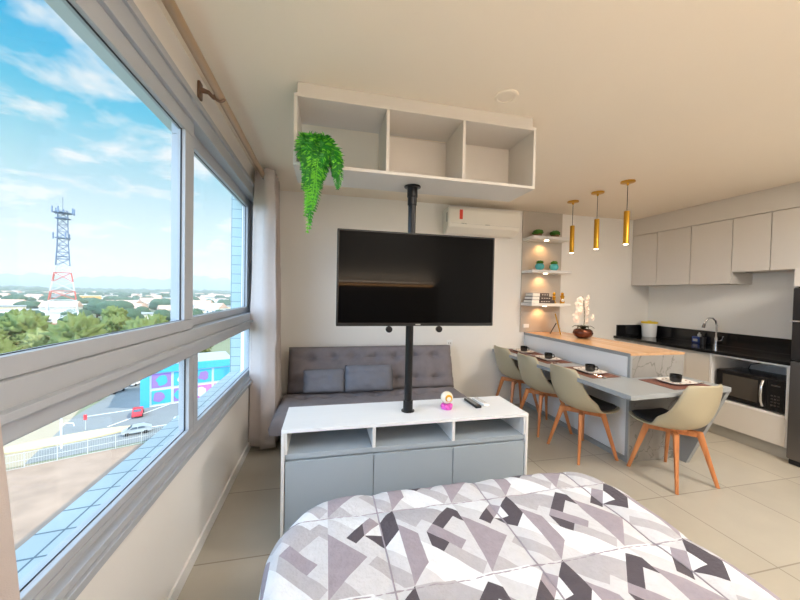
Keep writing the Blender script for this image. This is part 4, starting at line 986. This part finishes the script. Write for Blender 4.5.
for k in range(13):
    t_ = .30 + .7 * k / 12; zz = oz + .20 + .27 * k / 12; sgn = -1 if k % 2 else 1; w = .125 - .06 * max(0, t_ - .55) / .45
    c_ = Vector((ox - .035 + sgn * w * ro.uniform(.55, 1), oy - .03 + ro.uniform(-.03, .02), zz)); fcd = Vector((sgn * .4, -1, ro.uniform(-.2, .2))).normalized()
    xa = fcd.cross(Vector((0, 0, 1))).normalized(); ya = xa.cross(fcd); b = B()
    for m_ in range(5):
        a = 2 * PI * m_ / 5 + .3; d = xa * math.cos(a) + ya * math.sin(a); e_ = fcd.cross(d); R_ = .046 if m_ % 2 else .042
        cen = b.bm.verts.new(c_ + fcd * .004); ring = [b.bm.verts.new(c_ + d * R_ * x_ + e_ * R_ * y_ + fcd * zz_) for x_, y_, zz_ in ((.25, .22, .004), (.7, .45, -.002), (1, .0, -.008), (.7, -.45, -.002), (.25, -.22, .004))]
        for i in range(4): b.bm.faces.new((cen, ring[i], ring[i + 1]))
    b.ball(c_ + fcd * .006, .008, 1); b.tube([c_, Vector((ox + .004 - .03 * k / 12, oy - .01, zz - .01))], .0018, 4); b.build('blossom', 'orch', o, recalc=False)
# pendants
for k, y in enumerate((3.35, 2.99, 2.63)):
    o = thing('pendant_lamp', ('gold tube pendant lamp nearest the back wall', 'gold tube pendant lamp in the middle of the three', 'gold tube pendant lamp nearest the bar front')[k], 'lamp', (3.5, y, CEIL), 'gold pendants over the bar')
    B().lathe((3.5, y, CEIL), ((.062, -.0005), (.062, -.012), (.05, -.016), (.012, -.018), (.008, -.04)), 28).build('canopy', 'gold', o)
    B().tube([(3.5, y, CEIL - .035), (3.5, y, 2.287)], .0028, 8).build('cord', 'black', o)
    b = B(); b.lathe((3.5, y, 0), ((.006, 2.295), (.024, 2.290), (.025, 2.285), (.025, 1.972), (.022, 1.972), (.022, 1.985)), 24); b.build('tube_shade', 'gold', o)
    B().lathe((3.5, y, 1.972), ((.021, .012), (.021, .0), (.015, -.006)), 18).build('bulb', 'bulb', o)
    d = bpy.data.lights.new('pendant_light', 'SPOT'); d.energy = 9; d.color = (1, .76, .48); d.spot_size = 2.0; d.spot_blend = .7; d.shadow_soft_size = .02
    lo_ = bpy.data.objects.new('pendant_light', d); COL.objects.link(lo_); lo_.location = (3.5, y, 1.95)

# ================================================================== kitchen
CX = 4.99
cb = thing('soffit_panel', 'pale filler panel between the wall cabinets and ceiling', 'panel', (5.17, 2.6, 2.34))
B().box(CX + .004, RX - .001, 1.38, RY - .001, 2.343, CEIL - .001, .001).build('panel', 'greige', cb)
ys = [3.905, 3.54, 3.124, 2.705, 2.385, 1.40]; zb_ = (1.63, 1.63, 1.63, 1.755, 1.755)
lbl = ('wall cabinet in the back corner above the bucket', 'wall cabinet second from the back corner', 'wall cabinet third from the back corner, above the faucet', 'shorter wall cabinet above the microwave', 'shorter wall cabinet over the fridge')
for k in range(5):
    o = thing('wall_cabinet', 'greige ' + lbl[k], 'cabinet', (5.17, (ys[k] + ys[k + 1]) / 2, zb_[k]), 'greige wall cabinets'); a, c_ = ys[k + 1] + .001, ys[k] - .001
    B().box(CX + .020, RX - .001, a, c_, zb_[k], 2.341, .001).build('carcass', 'greige', o)
    B().box(CX, CX + .018, a + .003, c_ - .003, zb_[k] + .001, 2.333, .0015).build('door', 'greige', o)
KX = 4.745
wt = thing('worktop', 'black granite worktop with splashback along the kitchen wall', 'worktop', (5.0, 3.0, .9))
B().box(4.715, RX - .001, 2.075, RY - .001, .872, .905, .002).build('slab', 'granite', wt)
b = B(); b.box(RX - .021, RX - .001, 2.075, RY - .001, .906, 1.06, .001); b.box(4.76, RX - .0215, RY - .021, RY - .001, .906, 1.06, .001); b.build('splashback', 'granite', wt)
o = thing('splash_wall_panel', 'smooth white wall panel between worktop and wall cabinets', 'wall panel', (RX - .004, 2.9, 1.3)); B().box(RX - .006, RX - .0005, 2.075, RY - .001, 1.061, 1.75).build('panel', 'splash', o, smooth=False)
ky = [3.905, 3.56, 3.235, 2.955, 2.715]
kl = ('corner base cabinet under the bucket', 'second base cabinet from the back corner', 'base cabinet under the faucet', 'narrow base cabinet next to the microwave niche')
for k in range(4):
    o = thing('base_cabinet', 'greige ' + kl[k], 'cabinet', (5.03, (ky[k] + ky[k + 1]) / 2, 0), 'greige base cabinets'); a, c_ = ky[k + 1] + .001, ky[k] - .001
    B().box(KX + .02, RX - .002, a, c_, .121, .870, .001).build('carcass', 'greige', o); B().box(KX, KX + .018, a + .001, c_ - .001, .125, .845, .0015).build('door', 'greige', o)
    B().box(KX + .05, RX - .002, a, c_, .001, .120).build('plinth', 'ac_grey', o, smooth=False)
o = thing('microwave_cabinet', 'greige base cabinet with an open microwave niche over a drawer', 'cabinet', (5.03, 2.4, 0)); a, c_ = 2.082, 2.713
for y in (a, c_ - .02): B().box(KX, RX - .002, y, y + .02, .121, .870, .001).build('side_panel', 'lacq', o)
B().box(KX, RX - .012, a + .0205, c_ - .0205, .385, .403, .001).build('niche_floor', 'lacq', o); B().box(KX, RX - .012, a + .0205, c_ - .0205, .852, .870, .001).build('niche_top', 'lacq', o)
B().box(RX - .011, RX - .002, a + .0205, c_ - .0205, .121, .870).build('niche_back', 'lacq', o); B().box(KX - .004, KX + .016, a + .012, c_ - .006, .125, .384, .0015).build('drawer', 'greige', o)
B().box(KX + .05, RX - .012, a, c_, .001, .120).build('plinth', 'ac_grey', o, smooth=False)
B().box(RX - .018, RX - .0115, 2.43, 2.51, .755, .845, .003).build('power_socket', 'white', o)
mw = thing('microwave', 'black microwave with chrome handle in the niche under the worktop', 'microwave', (4.95, 2.4, .404)); MX, ma, mb, mz0, mz1 = 4.775, 2.125, 2.665, .413, .715
B().box(MX + .02, 5.14, ma, mb, mz0, mz1, .006).build('body', 'mw', mw); B().box(MX, MX + .019, ma + .125, mb - .002, mz0 + .003, mz1 - .003, .004).build('door', 'mw', mw)
B().box(MX - .0015, MX - .0002, ma + .19, mb - .06, mz0 + .045, mz1 - .04).build('door_window', 'mwglass', mw, smooth=False)
B().box(MX, MX + .019, ma + .002, ma + .123, mz0 + .003, mz1 - .003, .004).build('control_panel', 'mw', mw)
B().tube([(MX - .004, ma + .150, mz0 + .03), (MX - .028, ma + .150, mz0 + .08), (MX - .034, ma + .150, (mz0 + mz1) / 2), (MX - .028, ma + .150, mz1 - .08), (MX - .004, ma + .150, mz1 - .03)], .012, 10).build('handle', 'chrome', mw)
b = B(); b.box(MX - .001, MX - .0002, ma + .03, ma + .095, mz1 - .065, mz1 - .052)
for i in range(4):
    for j in range(3): b.box(MX - .001, MX - .0002, ma + .032 + j * .024, ma + .046 + j * .024, mz0 + .05 + i * .03, mz0 + .062 + i * .03)
b.build('keypad', 'steel', mw, smooth=False)
for x in (4.83, 5.08):
    for y in (ma + .05, mb - .05): B().lathe((x, y, .4035), ((.012, 0), (.012, .0095)), 12).build('foot', 'tyre', mw)
B().tube([(RX - .019, 2.47, .80), (5.26, 2.48, .80), (5.22, 2.53, .79), (5.16, 2.60, .76), (5.145, 2.62, .69)], [.014, .013, .005, .004, .004], 8).build('cable_and_plug', 'tyre', mw)
fr = thing('fridge', 'tall dark steel fridge at the right picture edge', 'fridge', (5.0, 1.74, 0)); fa_, fb_ = 1.42, 2.062
B().box(4.76, RX - .01, fa_, fb_, .03, 1.742, .008).build('body', 'steel_dk', fr)
B().box(4.70, 4.757, fa_, fb_, .05, .918, .010).build('lower_door', 'steel', fr); B().box(4.70, 4.757, fa_, fb_, .930, 1.57, .010).build('middle_door', 'steel_dk', fr); 
o = B().box(4.70, 4.757, fa_, fb_, 1.58, 1.742, .010).build('upper_panel', 'greige', fr); o['label'] = 'pale top panel'
B().box(4.668, 4.698, fb_ - .10, fb_ - .012, 1.268, 1.284, .004).build('handle', 'chrome', fr); B().box(4.72, 4.76, fa_ + .02, fb_ - .005, .001, .045, .01).build('kick_plate', 'tyre', fr)
# on the worktop
o = thing('bucket', 'white tub with yellow lid in the worktop corner', 'bucket', (5.17, 3.76, .905))
B().lathe((5.17, 3.76, .905), ((.078, .001), (.082, .01), (.092, .185), (.092, .190)), 28).build('tub', 'white', o); B().lathe((5.17, 3.76, .905), ((.097, .1905), (.098, .212), (.09, .216), (.03, .217), (.02, .228)), 28).build('lid', 'yellow', o)
B().tube([(5.17 + .097 * math.cos(a), 3.76 + .097 * math.sin(a), 1.08 - .05 * math.sin(a * 1.0 + .6)) for a in [-.2 + 2.6 * i / 12 for i in range(13)]], .0035, 6).build('bail', 'white', o)
o = thing('faucet', 'chrome gooseneck kitchen faucet by the splashback', 'faucet', (5.20, 2.9550, .905))
B().lathe((5.20, 2.9550, .905), ((.026, .0005), (.026, .012), (.02, .015), (.02, .09), (.014, .094)), 20).build('base', 'chrome', o)
B().tube([(5.20, 2.9550, .99), (5.20, 2.9550, 1.14), (5.19, 2.9600, 1.20), (5.15, 2.9700, 1.235), (5.105, 2.9800, 1.228), (5.075, 2.9900, 1.19), (5.065, 2.9950, 1.155)], .0105, 12).build('spout', 'chrome', o)
B().tube([(5.067, 2.9945, 1.165), (5.055, 2.9980, 1.115)], [.013, .017], 12).build('spray_head', 'steel', o); B().tube([(5.20, 2.9350, .96), (5.195, 2.8900, .975), (5.19, 2.8800, 1.02)], .007, 8).build('lever', 'chrome', o)
o = thing('soap_caddy', 'dark blue caddy with a small bottle beside the sink', 'caddy', (5.2350, 3.18, .905))
B().box(5.2000, 5.2700, 3.135, 3.225, .906, .985, .01).build('box', 'blue', o); B().lathe((5.2400, 3.165, .9855), ((.018, 0), (.018, .03), (.008, .034), (.008, .05)), 14).build('bottle_top', 'ac_grey', o)
B().box(5.1950, 5.1995, 3.155, 3.205, .925, .955).build('paper_label', 'ac_grey', o, smooth=False)
o = thing('glass_tumbler', 'dark tumbler between the blue caddy and faucet', 'glass', (5.17, 3.075, .905)); B().lathe((5.17, 3.075, .905), ((.024, .0005), (.03, .085), (.027, .085), (.022, .01)), 18).build('vessel', 'steel_dk', o)

# ================================================================== wall things
ac = thing('air_conditioner', 'white split air conditioner high on the back wall', 'air conditioner', (2.54, 3.8, 2.18)); A0, A1, AZ0, AZ1 = 2.08, 3.035, 2.20, 2.505
b = B(); b.prism([(A0, RY - .001, AZ1), (A0, 3.715, AZ1), (A0, 3.695, AZ1 - .03), (A0, 3.690, AZ0 + .10), (A0, 3.705, AZ0 + .06), (A0, 3.80, AZ0), (A0, RY - .001, AZ0)], (A1 - A0, 0, 0))
bmesh.ops.bevel(b.bm, geom=list(b.bm.edges), offset=.012, segments=3, affect='EDGES'); b.bev = True; b.build('housing', 'ac', ac)
B().prism([(A0 + .05, 3.7035, AZ0 + .072), (A0 + .05, 3.7015, AZ0 + .067), (A0 + .05, 3.795, AZ0 + .0035), (A0 + .05, 3.80, AZ0 + .006)], (A1 - A0 - .1, 0, 0)).build('air_flap', 'ac', ac)
B().box(A0 + .03, A1 - .03, 3.6893, 3.6905, AZ0 + .103, AZ0 + .1045).build('seam', 'ac_grey', ac, smooth=False)
B().box(A0 + .135, A0 + .175, 3.6885, 3.6905, AZ1 - .15, AZ1 - .035).build('energy_sticker', 'red', ac, smooth=False)
b = B(); b.box(A0 + .16, A0 + .20, 3.687, 3.6895, AZ1 - .205, AZ1 - .195); b.box(A0 + .205, A0 + .225, 3.687, 3.6895, AZ1 - .205, AZ1 - .195); b.box(A0 + .47, A0 + .53, 3.687, 3.6895, AZ1 - .205, AZ1 - .196); b.build('printed_mark', 'ac_grey', ac, smooth=False)
B().box(A0 - .0015, A0 + .001, 3.74, 3.78, AZ0 + .13, AZ0 + .24).build('side_sticker', 'ac_grey', ac, smooth=False)
o = thing('wall_socket', 'white double wall socket to the right of the sofa', 'socket', (2.215, RY, .82)); B().box(2.17, 2.25, RY - .009, RY - .0005, .79, .87, .003).build('plate', 'white', o)
b = B(); [b.box(2.19 + k * .025, 2.203 + k * .025, RY - .011, RY - .0092, .82, .84) for k in (0, 1)]; b.build('outlet_hole', 'ac_grey', o, smooth=False)
o = thing('ceiling_rose', 'round white blanking cover on the ceiling beside the shelf', 'ceiling cover', (1.645, 1.70, CEIL)); B().lathe((1.645, 1.70, CEIL), ((.066, -.0005), (.064, -.007), (.05, -.010), (.048, -.006), (.02, -.008)), 36).build('disc', 'ceiling', o)
bpy.context.view_layer.update()
